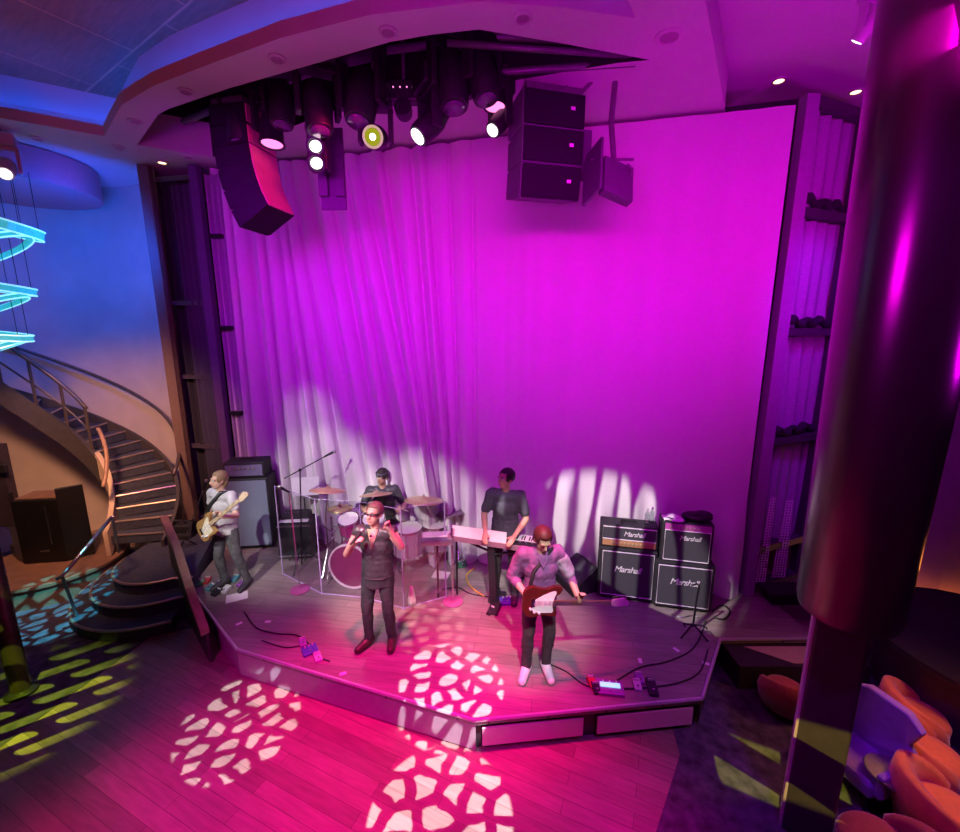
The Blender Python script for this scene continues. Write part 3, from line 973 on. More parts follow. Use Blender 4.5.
# ================================================================== LOUNGE ON THE RIGHT
ORANGE = mat('orange_velvet', (0.75, 0.24, 0.06), 0.7, var=0.1, sheen=0.4)
REDV = mat('dark_red_velvet', (0.40, 0.05, 0.06), 0.7, var=0.1, sheen=0.4)
PURV = mat('purple_velvet', (0.28, 0.16, 0.55), 0.65, var=0.1, sheen=0.4)
cp = P(935, 650, 0.8)
ct = thing('bar_counter', 'dark round bar counter under the warm glowing wall at the right', 'counter', (5.3, 3.85, 0))
m = MB(); m.lathe([(0.001, 0), (0.9, 0), (0.9, 0.7), (0.001, 0.7)], seg=64); m.build('body', CORE, ct, smooth='auto')
m = MB(); m.lathe([(0.001, 0), (1.05, 0), (1.05, 0.05), (0.001, 0.05)], (0, 0, 0.7), 64); m.build('top', BLACKP, ct, smooth='auto')
WGLOW = mat('warm_led_tape', (0.9, 0.5, 0.2), 0.4, emit=(1.0, 0.34, 0.06), strength=22)
m = MB(); m.tube([Vector((5.75, 5.86, .08)), Vector((6.6, 5.52, .08)), Vector((8.6, 5.18, .08))], 0.016, 6)
o = m.build('warm_light_strip', WGLOW); tag(o, 'warm orange light strip along the foot of the lounge wall', 'light strip')


def tub_chair(name, label, cat, loc, rz, mm, s=1.0, group=None):
    t = thing(name, label, cat, loc, rz, group)
    m = MB()
    rows = []
    for i in range(25):
        a = R(-25 + 230 * i / 24)
        h = 0.42 + 0.33 * math.sin(max(0, min(1, (i / 24))) * PI) ** 0.8
        lean = 0.06 * math.sin(i / 24 * PI)
        ci, si = math.cos(a), math.sin(a)
        ro, ri = 0.38, 0.29
        rows.append([Vector((ri * ci, ri * si, 0.2)), Vector((ro * ci, ro * si, 0.14)), Vector(((ro + lean + .03) * ci, (ro + lean + .03) * si, h * .7)), Vector(((ro + lean) * ci, (ro + lean) * si, h)), Vector(((ro + lean - .05) * ci, (ro + lean - .05) * si, h + .02)), Vector((ri * ci, ri * si, h - .04))])
    m.rings(rows)
    m.build('backrest', mm, t, smooth=True)
    m = MB(); m.lathe([(0.001, 0.2), (0.29, 0.2), (0.33, 0.24), (0.335, 0.36), (0.30, 0.42), (0.2, 0.44), (0.001, 0.445)], seg=32); m.build('seat', mm, t, smooth=True)
    m = MB(); m.lathe([(0.001, 0.0), (0.22, 0.0), (0.24, 0.03), (0.2, 0.06), (0.19, 0.2), (0.001, 0.2)], seg=28); m.build('base', BLACK, t, smooth='auto')
    t.scale = (s, s, s)
    return t


def at(u, v):
    p = P(u, v, 0.4); return (p.x, p.y, 0.006)


tub_chair('tub_chair', 'orange velvet tub chair in the middle of the three beside the counter', 'armchair', at(932, 742), R(60), ORANGE, 0.72, 'lounge tub chairs')
tub_chair('tub_chair', 'orange velvet tub chair at the lower right corner', 'armchair', at(950, 800), R(65), ORANGE, 0.74, 'lounge tub chairs')
tub_chair('tub_chair', 'orange tub chair farthest back, against the bar counter', 'armchair', at(922, 702), R(70), ORANGE, 0.66, 'lounge tub chairs')
tub_chair('tub_chair', 'dark red velvet tub chair at the bottom edge beside the column', 'armchair', at(884, 836), R(200), REDV, 0.75, 'lounge tub chairs')
tub_chair('tub_chair', 'dark red tub chair beyond the side landing, left of the column', 'armchair', at(788, 676), R(160), REDV, 0.6, 'lounge tub chairs')
# purple wing chair
t = thing('lounge_chair', 'purple velvet lounge chair with winged back behind the column', 'armchair', at(862, 745), R(-75), 'lounge seats')
t.scale = (0.74,) * 3
m = MB(); m.box((0, 0, 0.3), (0.62, 0.56, 0.2)); m.build('seat', PURV, t, bevel=0.05)
m = MB()
m.rings([[Vector((x, 0.24 + 0.05 * (1 - (x / .34) ** 2) + yo, z)) for x, z in ((-.3, .34), (.3, .34), (.36, .62), (.26, .72), (.36, .98), (.2, 1.08), (-.2, 1.08), (-.36, .98), (-.26, .72), (-.36, .62))] for yo in (0, 0.1)])
m.build('backrest', PURV, t, bevel=0.02)
for x in (-0.34, 0.34):
    m = MB(); m.box((x, 0.0, 0.42), (0.08, 0.5, 0.3)); m.build('arm', PURV, t, bevel=0.03)
for x in (-.25, .25):
    for y in (-.22, .22):
        m = MB(); m.cone((x, y, 0.0), (x * .95, y * .95, 0.22), 0.018, 0.025); m.build('leg', BLACK, t)
tb = at(892, 772)
t = thing('cocktail_table', 'small dark cocktail table between the lounge chairs', 'table', tb)
t.scale = (0.62, 0.62, 0.8)
m = MB(); m.lathe([(0.001, 0), (0.2, 0), (0.2, .02), (0.03, .04), (0.03, 0.46), (0.001, 0.46)], seg=28); m.build('pedestal', BLACK, t, smooth='auto')
m = MB(); m.lathe([(0.001, 0), (0.27, 0), (0.28, 0.012), (0.27, 0.025), (0.001, 0.025)], (0, 0, .46), 32); m.build('tabletop', STEEL, t, smooth='auto')

# ================================================================== OVERHEAD RIG
PIPE = mat('rig_pipe', (0.16, 0.14, 0.17), 0.45, 0.4, var=0.15)
GRILLE = mat('speaker_grille', (0.014, 0.010, 0.018), 0.75, var=0.4, scale=200, bump=0.3, spec=0.2)
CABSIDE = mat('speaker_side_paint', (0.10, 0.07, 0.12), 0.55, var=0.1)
REDSIDE = mat('speaker_rear_red_lit', (0.55, 0.16, 0.24), 0.55, var=0.06)  # red light on the cabinet rears is mixed into this colour
LOGO = mat('pale_badge', (0.8, 0.7, 0.75), 0.4, var=0.02)
RIG_Z = 6.62


def line_array(name, label, top, rz, n, wd, hh, dp, splay, sidem):
    """Boxes hang in a curve; front faces local -Y."""
    t = thing(name, label, 'speaker', top, rz)
    m = MB(); m.box((0, dp * .5, 0.03), (wd * .9, dp * .9, 0.06)); m.build('bumper_frame', PIPE, t)
    for x in (-wd * .35, wd * .35):
        m = MB(); m.cone((x, dp * .5, 0.05), (x, dp * .5, max(0.3, 6.95 - top[2])), 0.012, seg=6); m.build('chain', PIPE, t)
    pos = Vector((0, 0, 0.0)); ang = 0.0
    for i in range(n):
        ang = splay[i]
        M = T(*pos) @ Matrix.Rotation(R(ang), 4, 'X')
        m = MB()
        k = 0.82
        fr_, bk = 0.0, dp
        y0, y1 = 0.02, dp
        vs = [[Vector((x, y0, 0)), Vector((x, y0, -hh)), Vector((x, y1, -hh * (0.5 + k / 2))), Vector((x, y1, -hh * (0.5 - k / 2)))] for x in (-wd / 2, wd / 2)]
        m.rings(vs, M=M)
        bx = m.build('cabinet', CABSIDE if sidem is None else GRILLE, t, bevel=0.008)
        if sidem is not None:
            m = MB(); m.box((0, dp + .004, -hh / 2), (wd * .9, 0.02, hh * .8), M); m.build('rear_panel', sidem, bx, bevel=.004)
        m = MB(); m.box((0, 0.01, -hh / 2), (wd * 0.97, 0.04, hh * 0.93), M); m.build('grille', GRILLE, bx, bevel=0.01)
        m = MB(); m.box((wd * .28, -0.012, -hh * .45), (0.045, 0.008, 0.03), M); m.build('badge', LOGO, bx)
        pos = M @ Vector((0, 0, -hh - 0.004))
    return t


# left hang, curved like a J, seen from its side
la = Q(246, 138, 5.7)
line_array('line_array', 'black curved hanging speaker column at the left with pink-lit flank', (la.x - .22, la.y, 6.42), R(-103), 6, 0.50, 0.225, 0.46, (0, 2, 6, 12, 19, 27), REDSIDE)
ra = Q(556, 90, 4.75)
line_array('line_array', 'black hanging speaker column of three big boxes right of centre', (ra.x, ra.y, ra.z), R(14), 3, 0.66, 0.325, 0.5, (0, 3, 9), None)

# rig pipes
def pipe(name, label, pts, r=0.03, cat='pipe', m_=None):
    m = MB(); m.tube(pts, r, 8); o = m.build(name, m_ or PIPE, smooth=True); return tag(o, label, cat)
pipe('lighting_truss_pipe', 'long dark horizontal pipe across the ceiling opening carrying the lamps', [(-4.0, 6.45, RIG_Z + .05), (-2.6, 5.7, RIG_Z + .05), (-1.2, 5.0, RIG_Z + .05), (0.2, 4.75, RIG_Z + .05), (1.6, 4.85, RIG_Z + .05)], 0.04)
pipe('back_pipe', 'dark pipe behind the right speaker column', [(-0.5, 4.95, SOFFIT_Z + .03), (1.5, 4.72, SOFFIT_Z + .03)], 0.035)
pipe('front_pipe', 'thin dark pipe nearest the front of the ceiling opening', [(-0.3, 4.48, SOFFIT_Z + .06), (1.45, 4.66, SOFFIT_Z + .06)], 0.03)
tr = thing('box_truss', 'dark lattice truss bar in front of the black ceiling void', 'truss', (0, 0, 0))
for dy, dz in ((0, 0), (0.28, 0), (0, 0.28), (0.28, 0.28)):
    m = MB(); m.tube([(-2.8, 5.35 + dy, RIG_Z + .28 + dz), (-0.9, 4.72 + dy, RIG_Z + .28 + dz)], 0.022, 6); m.build('chord', PIPE, tr)
for i in range(10):
    a, b = i / 10, (i + 1) / 10
    m = MB(); m.tube([(-2.8 + 1.9 * a, 5.35 - .63 * a, RIG_Z + .28), (-2.8 + 1.9 * b, 5.35 - .63 * b, RIG_Z + .56)], 0.014, 5); m.build('brace', PIPE, tr)


def moving_head(name, label, p, direction, s=1.0, lens=LENSW, glow=None, body=BLACKP, hang=0.0, group='moving head lamps', spotlet=False):
    """p = centre of the head; yoke and base above it."""
    t = thing(name, label, 'stage light', p, 0, group)
    d = Vector(direction).normalized()
    q = d.to_track_quat('-Z', 'Y').to_matrix().to_4x4()
    yaw = math.atan2(d.y, d.x) + PI / 2
    m = MB(); m.lathe([(0.001, -.2), (0.105, -.2), (0.115, -.17), (0.125, 0.0), (0.12, .1), (0.085, .2), (0.001, .22)], seg=24, M=q @ Matrix.Scale(s, 4)); hd = m.build('head', body, t, smooth='auto')
    m = MB(); m.lathe([(0.001, 0), (0.082, 0), (0.082, -.012), (0.001, -.02)], (0, 0, -.2), 24, M=q @ Matrix.Scale(s, 4)); m.build('lens', lens, hd, smooth=True)
    if spotlet:
        m = MB(); m.ball((0, 0, -.215), .034, (1, 1, .4), M=q @ Matrix.Scale(s, 4)); m.build('hot_spot', LENSW, hd, smooth=True)
    if glow:
        m = MB(); m.lathe([(0.084, 0), (0.108, 0), (0.108, -.012), (0.084, -.012), (0.084, 0)], (0, 0, -.2), 24, M=q @ Matrix.Scale(s, 4)); m.build('glow_ring', glow, hd)
    Z = rotz(yaw) @ Matrix.Scale(s, 4)
    for x in (-.165, .165):
        m = MB(); m.box((x, 0, .10), (.045, .12, .34), Z); m.build('yoke_arm', body, t, bevel=0.01 * s)
    m = MB(); m.box((0, 0, .29), (.38, .14, .05), Z); m.build('yoke_bridge', body, t, bevel=0.01 * s)
    m = MB(); m.box((0, 0, .41), (.34, .26, .18), Z); m.build('base', body, t, bevel=0.02 * s)
    m = MB(); m.cone((0, 0, .5 * s), (0, 0, .5 * s + max(0.05, hang)), .02); m.build('clamp_stem', PIPE, t)
    return t


def par(name, label, p, s, lens, direction=(0, -.1, -1), group='par cans'):
    t = thing(name, label, 'stage light', p, 0, group)
    q = Vector(direction).to_track_quat('-Z', 'Y').to_matrix().to_4x4() @ Matrix.Scale(s, 4)
    m = MB(); m.lathe([(0.001, .3), (0.09, .3), (0.12, .2), (0.13, 0.0), (0.142, -.02), (0.142, -.04), (0.12, -.04), (0.118, 0.0), (0.001, 0.0)], seg=28, M=q); h = m.build('can', BLACKP, t, smooth='auto')
    m = MB(); m.lathe([(0.001, -.015), (0.115, -.015), (0.115, -.03), (0.001, -.036)], seg=24, M=q); m.build('lens', lens, h, smooth=True)
    m = MB(); m.tube([(-.15 * s, 0, .1 * s), (-.15 * s, 0, .4 * s), (.15 * s, 0, .4 * s), (.15 * s, 0, .1 * s)], .014 * s, 6); m.build('bracket', BLACK, t)
    m = MB(); m.cone((0, 0, .4 * s), (0, 0, .4 * s + .3), .018); m.build('clamp_stem', PIPE, t)
    return t


par('par_can', 'downward par lamp with yellow lens beside the curved speaker column', Q(243, 152, 5.6), 0.8, LENSY)
par('par_can', 'downward par lamp with wide pink lens, left end of the rig', Q(272, 141, 5.45), 1.0, LENSP)
par('par_can', 'downward par lamp with bright pink lens left of the three-box speaker', Q(495, 104, 4.9), 0.85, LENSP)
# three-lamp blinder column
bl_ = thing('blinder_light', 'vertical triple lamp with three bright white lenses, left of centre', 'stage light', Q(316, 145, 5.2))
m = MB(); m.box((0, 0.09, 0.02), (0.22, 0.16, 0.52)); m.build('housing', BLACKP, bl_, bevel=0.02)
for z in (0.17, 0.0, -0.17):
    m = MB(); m.lathe([(0.1, 0), (0.1, .06), (0.075, .06), (0.07, .02), (0.001, .02)], seg=20, M=T(0, 0.02, z) @ Matrix.Rotation(R(115), 4, 'X')); c_ = m.build('lamp_cup', BLACK, bl_, smooth='auto')
    m = MB(); m.ball((0, -0.02, z - 0.02), .066, (1, .5, .9)); m.build('lens', LENSW, c_, smooth=True)
m = MB(); m.cone((0, .09, .26), (0, .09, 1.0), .02); m.build('stem', PIPE, bl_)
# hanging grey bracket box under it
hb_ = thing('hanging_bracket', 'grey boxy bracket hanging just below the triple white lamp', 'bracket', Q(331, 178, 5.6))
for x in (-.09, .11):
    m = MB(); m.box((x, 0, 0), (.11, .08, .42)); m.build('channel', CABSIDE, hb_, bevel=.008)
m = MB(); m.box((0.01, 0.03, 0.1), (.3, .03, .9)); m.build('back_plate', CABSIDE, hb_)
moving_head('moving_head_light', 'moving head lamp with yellow glowing face and white hot spot', Q(376, 138, 4.95), (0.05, -1, -0.35), 0.95, LENSYG, LENSYG, hang=.3, spotlet=True)
moving_head('moving_head_light', 'moving head lamp pointing down-left with pale lens, right of the yellow one', Q(430, 125, 4.8), (-0.75, -0.45, -0.85), 0.95, LENSW, hang=.3)
moving_head('moving_head_light', 'moving head lamp behind, its yellow lens low beside the pale-lens one', Q(441, 108, 4.95), (-0.5, -0.5, -0.9), 0.95, LENSY, hang=.3)
moving_head('moving_head_light', 'small moving head lamp with pale lens touching the three-box speaker', Q(500, 122, 4.95), (-0.55, -0.5, -0.75), 0.75, LENSW, hang=.3)
moving_head('moving_head_light', 'big unlit black moving head lamp high between the triple lamp and yellow lamp', Q(362, 98, 4.85), (-0.1, -0.3, -1), 1.3, LENSOFF, hang=.2)
moving_head('moving_head_light', 'unlit black moving head lamp above the pale-lens pair', Q(452, 82, 4.7), (0.1, -0.2, -1), 1.25, LENSOFF, hang=.1)
moving_head('moving_head_light', 'unlit black moving head lamp above the triple white lamp', Q(318, 108, 5.0), (0.1, -0.2, -1), 1.2, LENSOFF, hang=.2)
moving_head('moving_head_light', 'unlit black moving head lamp near the left speaker column top', Q(240, 124, 5.5), (0, -0.2, -1), 1.1, LENSOFF, hang=.1)
moving_head('moving_head_light', 'unlit black moving head lamp above the bright pink par lamp', Q(482, 76, 4.7), (0.2, -0.2, -1), 1.15, LENSOFF, hang=.1)
moving_head('moving_head_light', 'unlit black moving head lamp above the wide pink par lamp', Q(282, 105, 5.25), (0.0, -0.2, -1), 1.1, LENSOFF, hang=.1)
c_ = thing('ceiling_camera', 'small round black camera with tiny indicator dots under the rig', 'camera', Q(404, 112, 5.0))
m = MB(); m.lathe([(0.001, 0), (0.08, 0), (0.09, .05), (0.09, .13), (0.001, .13)], (0, 0, -.04), 24, M=Matrix.Rotation(R(80), 4, 'X')); m.build('housing', BLACKP, c_, smooth='auto')
m = MB(); m.ball((0, -.02, -.01), .04); m.build('lens', LENSOFF, c_, smooth=True)
m = MB(); m.box((0, 0.05, .2), (.34, .14, .2)); m.build('body', BLACKP, c_, bevel=.02)
m = MB(); m.cone((0, .05, .3), (0, .05, .7), .02); m.build('stem', PIPE, c_)
for x in (-.1, -.03, .04, .1):
    m = MB(); m.ball((x, -.025, .22), .008, seg=8); m.build('indicator', LENSP, c_)
# flood light on its drop pole, right of the boxes
fl_ = thing('flood_light', 'square purple-lit flood lamp on a drop pole right of the three-box speaker', 'stage light', Q(612, 168, 4.9))
m = MB(); m.tube([(0.02, 0.1, 1.0), (-.02, 0.05, .45), (0.02, 0, .05)], .03, 8); m.build('drop_pole', PIPE, fl_)
m = MB(); m.tube([(-.38, .1, .95), (0.02, .1, 1.0)], .03, 8); m.tube([(-.38, .1, .7), (-.12, .1, .95)], .022, 6); m.build('top_arm', PIPE, fl_)
M = rotz(R(18)) @ Matrix.Rotation(R(14), 4, 'Y') @ Matrix.Rotation(R(-22), 4, 'X')
m = MB(); m.box((0.04, -.02, -.17), (.36, .1, .42), M); m.build('lamp_box', CABSIDE, fl_, bevel=.01)
m = MB(); m.box((-.2, .05, -.1), (.03, .3, .62), M); m.build('barn_door', CABSIDE, fl_, bevel=.004)
m = MB(); m.box((-.2, .22, .18), (.1, .05, .5), rotz(R(10))); m.build('rear_housing', CABSIDE, fl_, bevel=.01)
m = MB(); m.tube([(-.22, 0, .08), (.22, 0, .08)], .014, 6); m.build('crossbar', PIPE, fl_)
m = MB(); m.tube([(.14, -.04, .02), (.2, -.04, -.02), (.2, -.04, -.12)], .014, 6); m.build('yoke', PIPE, fl_)

# pale moving head at the upper left and one by the column
PALE = mat('pale_fixture_shell', (0.55, 0.42, 0.52), 0.45, var=0.05)
moving_head('moving_head_light', 'pale moving head lamp hanging at the upper left above the rings', Q(6, 168, 6.0), (0.55, -0.75, -0.75), 0.8, LENSW, body=PALE, hang=.12, group='pale moving heads')
moving_head('moving_head_light', 'pale lamp peeking out left of the big column near the ceiling', Q(868, 26, 3.6), (-0.2, 0.5, -0.6), 0.45, LENSW, body=PALE, hang=.2, group='pale moving heads')

# recessed downlights
RINGM = mat('downlight_ring', (0.62, 0.5, 0.58), 0.4, 0.3, var=0.05)
DLIT = mat('downlight_lit', (0.9, 0.8, 0.5), 0.3, emit=(1.0, 0.75, 0.35), strength=4)
DDIM = mat('downlight_dim', (0.35, 0.2, 0.3), 0.3, var=0.1)
DL = [(186, 91, 0, 'unlit recessed downlight on the beam just above the left speaker column'), (135, 121, 0, 'unlit recessed downlight at the beam corner beside the blue cove'), (119, 147, 0, 'unlit recessed downlight where the left soffits meet'),
      (37, 138, 0, 'unlit recessed downlight above the pale hanging lamp'), (277, 58, 0, 'unlit recessed downlight on the curved beam, left of centre'), (388, 31, 0, 'unlit recessed downlight on the curved beam above the yellow lamp'),
      (523, 17, 0, 'unlit recessed downlight at the beam crown'), (669, 36, 0, 'wide pink recessed downlight at the right end of the beam'), (188, 157, 0, 'unlit recessed downlight beside the left drape post'),
      (143, 173, 1, 'lit recessed downlight over the brown frame post'), (162, 162, 1, 'lit recessed downlight just left of the ceiling opening'), (779, 80, 2, 'lit pale recessed downlight on the right ceiling'), (856, 91, 2, 'lit yellow recessed downlight nearest the big column')]
for u, v, k, lab in DL:
    z = SIDE_Z if k == 2 else SOFFIT_Z
    p = P(u, v, z)
    t = thing('downlight', lab, 'downlight', (p.x, p.y, z), 0, 'recessed downlights')
    s = 1.5 if u == 669 else 1.0
    m = MB(); m.lathe([(0.05 * s, 0.0), (0.08 * s, 0.0), (0.078 * s, -.012), (0.055 * s, -.018), (0.05 * s, 0.0)], seg=24); m.build('trim_ring', RINGM, t, smooth='auto')
    m = MB(); m.lathe([(0.001, -.004), (0.052 * s, -.004), (0.052 * s, -.01), (0.001, -.012)], seg=20); m.build('lens', DLIT if k else DDIM, t)

# ================================================================== AMPLIFIERS
AMPG = mat('amp_grille_cloth', (0.055, 0.055, 0.065), 0.75, var=0.35, scale=160, bump=0.2)
BLUEG = mat('blue_grey_grille', (0.20, 0.25, 0.32), 0.7, var=0.1, scale=160)
PIPING = mat('white_piping', (0.75, 0.72, 0.75), 0.5, var=0.03)
PANELG = mat('gold_control_panel', (0.62, 0.35, 0.16), 0.4, 0.3, var=0.1)
KNOB = mat('knob_gold', (0.6, 0.5, 0.35), 0.35, 0.5, var=0.1)


def script(parent, txt, size, loc, m_=None, rx=PI / 2, shear=0.28, name='logo_script'):
    cu = bpy.data.curves.new('logo', 'FONT')
    cu.body = txt; cu.size = size; cu.extrude = 0.004; cu.shear = shear; cu.align_x = 'CENTER'; cu.align_y = 'CENTER'; cu.space_character = 0.88; cu.offset = 0.0
    tmp = bpy.data.objects.new('logo', cu); COL.objects.link(tmp)
    dg = bpy.context.evaluated_depsgraph_get()
    me = bpy.data.meshes.new_from_object(tmp.evaluated_get(dg))
    bpy.data.objects.remove(tmp)
    o = bpy.data.objects.new(name, me); COL.objects.link(o)
    me.materials.clear(); me.materials.append(m_ or PIPING)
    o.parent = parent; o.location = loc; o.rotation_euler = (rx, 0, 0)
    return o


def frame_piping(parent, wd, z0, z1, y):
    m = MB()
    m.tube([(-wd / 2, y, z0), (wd / 2, y, z0), (wd / 2, y, z1), (-wd / 2, y, z1)], 0.008, 6, closed=True)
    return m.build('piping', PIPING, parent)


def speaker_cab(label, loc, rz, wd=0.72, h=0.74, dp=0.34):
    t = thing('guitar_cabinet', label, 'speaker cabinet', loc, rz, 'guitar speaker cabinets')
    m = MB(); m.box((0, 0, h / 2 + .02), (wd, dp, h - .03)); m.build('case', TOLEX, t, bevel=.015)
    m = MB(); m.box((0, -dp / 2 + .0, h / 2 + .02), (wd - .08, .02, h - .12)); m.build('grille', AMPG, t, bevel=.004)
    frame_piping(t, wd - .08, .08, h - .04, -dp / 2 - .008)
    script(t, 'Marshall', 0.115, (0, -dp / 2 - .014, h * .62))
    for x in (-wd / 2 + .08, wd / 2 - .08):
        m = MB(); m.box((x, 0, .0125), (.06, dp * .8, .025)); m.build('foot', BLACK, t)
    return t


cL = P(625, 601); cR = P(681, 611)
RZ = R(-13)
DPc = 0.34
def back(p, rz, d): return Vector((p.x - math.sin(rz) * d, p.y + math.cos(rz) * d, STAGE_Z))
c1 = back(cL, RZ, .17); c2 = back(cR, RZ, .17)
speaker_cab('black speaker cabinet with white script logo under the amp head with the bottle', c1, RZ)
speaker_cab('black speaker cabinet with white script logo under the purple-topped combo', c2, RZ, .70, .66)
# amp head with gold panel
t = thing('amp_head', 'black amp head with gold control strip and white script logo, on the left cabinet', 'amplifier', (c1.x, c1.y, STAGE_Z + .745), RZ)
m = MB(); m.box((0, 0, .16), (.72, .26, .30)); m.build('case', TOLEX, t, bevel=.015)
m = MB(); m.box((0, -.13, .205), (.64, .016, .15)); m.build('grille', AMPG, t)
m = MB(); m.box((0, -.132, .065), (.66, .014, .085)); pn = m.build('control_panel', PANELG, t)
for i in range(9):
    m = MB(); m.cone((-.2 + .05 * i, -.138, .065), (-.2 + .05 * i, -.158, .065), .014, .012, 10); m.build('knob', KNOB, pn)
frame_piping(t, .66, .115, .285, -.14)
script(t, 'Marshall', 0.09, (0.06, -.146, .2))
m = MB(); m.tube([(-.1, 0, .31), (-.08, 0, .335), (.08, 0, .335), (.1, 0, .31)], .011, 6); m.build('handle', BLACK, t)
# combo
t = thing('combo_amp', 'black combo amp with purple control strip standing on the right cabinet', 'amplifier', (c2.x, c2.y, STAGE_Z + .662), RZ)
m = MB(); m.box((0, 0, .27), (.60, .26, .52)); m.build('case', TOLEX, t, bevel=.015)
m = MB(); m.box((0, -.13, .22), (.52, .016, .38)); m.build('grille', AMPG, t)
PURC = mat('purple_control_strip', (0.55, 0.10, 0.45), 0.4, var=0.08)
m = MB(); m.box((0, -.132, .47), (.54, .014, .08)); pn = m.build('control_panel', PURC, t)
for i in range(8):
    m = MB(); m.cone((-.2 + .045 * i, -.138, .47), (-.2 + .045 * i, -.155, .47), .012, .01, 10); m.build('knob', KNOB, pn)
frame_piping(t, .53, .025, .425, -.14)
script(t, 'Marshall', 0.085, (0.03, -.146, .33))
top2 = STAGE_Z + .662 + .53
def on(c, rz, x, y, z): 
    q = Vector((c.x, c.y, z)) + rotz(rz) @ Vector((x, y, 0)); return q
t = thing('folded_cloth', 'white folded cloth lying on the left end of the combo amp', 'cloth', on(c2, RZ, -.17, -.02, top2), RZ)
m = MB(); m.grid(lambda u, v: (-.12 + .24 * u, -.1 + .2 * v, .012 + .012 * math.sin(u * 7 + v * 4) + .01 * math.sin(v * 9)), 14, 12); o = m.build('cloth', PAPER, t, smooth=True)
md = o.modifiers.new('solid', 'SOLIDIFY'); md.thickness = .014; md.offset = -1
t = thing('gig_bag', 'crumpled black bag lying on the right end of the combo amp', 'bag', on(c2, RZ, .12, 0, top2), RZ)
m = MB(); m.ball((0, 0, .05), .17, (1.1, .7, .3)); m.ball((.08, .03, .07), .1, (1.1, .8, .45)); m.build('body', BLACKP, t, smooth=True)
m = MB(); m.tube([(-.1, -.06, .05), (-.02, -.1, .12), (.06, -.08, .1)], .01, 6); m.build('strap', TOLEX, t)
BOT = mat_glass('clear_bottle', (0.85, 0.88, 0.9), 0.25)
tb1 = STAGE_Z + .745 + .31
for i, (x, y) in enumerate(((.22, -.02), (.29, .05))):
    t = thing('water_bottle', ['clear water bottle on the amp head, nearer the front', 'clear water bottle on the amp head, behind the other'][i], 'bottle', on(c1, RZ, x, y, tb1), 0, 'bottles on the amp head')
    m = MB(); m.lathe([(0.001, 0), (.033, 0), (.035, .02), (.032, .07), (.035, .14), (.012, .18), (.012, .2), (.001, .2)], seg=18); m.build('body', BOT, t, smooth=True)
    m = MB(); m.lathe([(0.001, .195), (.014, .195), (.014, .215), (.001, .215)], seg=14); m.build('cap', WHITEP, t)
# wedge monitors
def wedge(label, loc, rz):
    t = thing('wedge_monitor', label, 'monitor speaker', loc, rz, 'floor wedges')
    prof = [(-.26, 0.0), (.2, 0.0), (.2, .3), (.1, .36), (-.26, .1)]
    m = MB(); m.rings([[Vector((x, y, z)) for y, z in prof] for x in (-.26, .26)]); m.build('case', TOLEX, t, bevel=.015)
    m = MB(); m.rings([[Vector((x, y, z)) for y, z in ((-.24, .115), (-.235, .105), (.085, .34), (.08, .355))] for x in (-.22, .22)]); m.build('grille', AMPG, t)
    return t
p = P(580, 588); wedge('black wedge monitor tilted beside the left guitar cabinet', (p.x, p.y + .1, STAGE_Z), R(-70))

# bass rig
bp = P(252, 549)
brz = R(8)
bc_ = back(bp, brz, .2)
t = thing('bass_cabinet', 'tall blue-grey fronted bass cabinet behind the bassist', 'speaker cabinet', bc_, brz)
BW, BH = .70, 1.22
m = MB(); m.box((0, 0, BH / 2 + .02), (BW, .42, BH - .03)); m.build('case', TOLEX, t, bevel=.015)
m = MB(); m.box((0, -.21, BH / 2 + .02), (BW - .05, .02, BH - .1)); m.build('grille', BLUEG, t, bevel=.004)
for x in (-.25, .25):
    m = MB(); m.box((x, 0, .0125), (.08, .36, .025)); m.build('foot', BLACK, t)
t = thing('bass_amp_head', 'bass amp head with purple-grey front on top of the tall cabinet', 'amplifier', (bc_.x, bc_.y, STAGE_Z + BH + .005), brz)
AMPF = mat('purple_grey_front', (0.20, 0.19, 0.30), 0.45, var=0.1)
m = MB(); m.box((0, 0, .135), (.62, .36, .26)); m.build('case', TOLEX, t, bevel=.02)
m = MB(); m.box((0, -.18, .13), (.56, .02, .18)); m.build('front_panel', AMPF, t, bevel=.004)
for i in range(6):
    m = MB(); m.cone((-.2 + .07 * i, -.19, .17), (-.2 + .07 * i, -.21, .17), .014, .012, 10); m.build('knob', KNOB, t)
m = MB(); m.tube([(-.1, 0, .265), (-.08, 0, .29), (.08, 0, .29), (.1, 0, .265)], .012, 6); m.build('handle', BLACK, t)

# black case with mixer right of the bass cabinet
mp_ = P(294, 560)
t = thing('side_case', 'black upright road case with bright gear on top, right of the bass cabinet', 'case', (mp_.x, mp_.y + .22, STAGE_Z), R(6))
m = MB(); m.box((0, 0, .30), (.50, .40, .58)); m.build('body', TOLEX, t, bevel=.01)
for z in (.06, .56):
    m = MB(); m.box((0, -.2, z), (.5, .012, .03)); m.build('edge_trim', STEEL, t)
t2 = thing('small_mixer', 'small black mixer with bright strip lying on the road case', 'mixer', (mp_.x, mp_.y + .2, STAGE_Z + .595), R(6))
m = MB(); m.box((0, .05, .05), (.42, .22, .09), Matrix.Rotation(R(6), 4, 'X')); m.build('body', BLACKP, t2, bevel=.008)
m = MB(); m.box((0.0, -.1, .02), (.44, .08, .02)); m.build('bright_strip', PAPER, t2)
for i in range(8):
    m = MB(); m.cone((-.16 + .045 * i, .03, .09), (-.16 + .045 * i, .03, .112), .01, seg=8); m.build('knob', CHROME, t2)
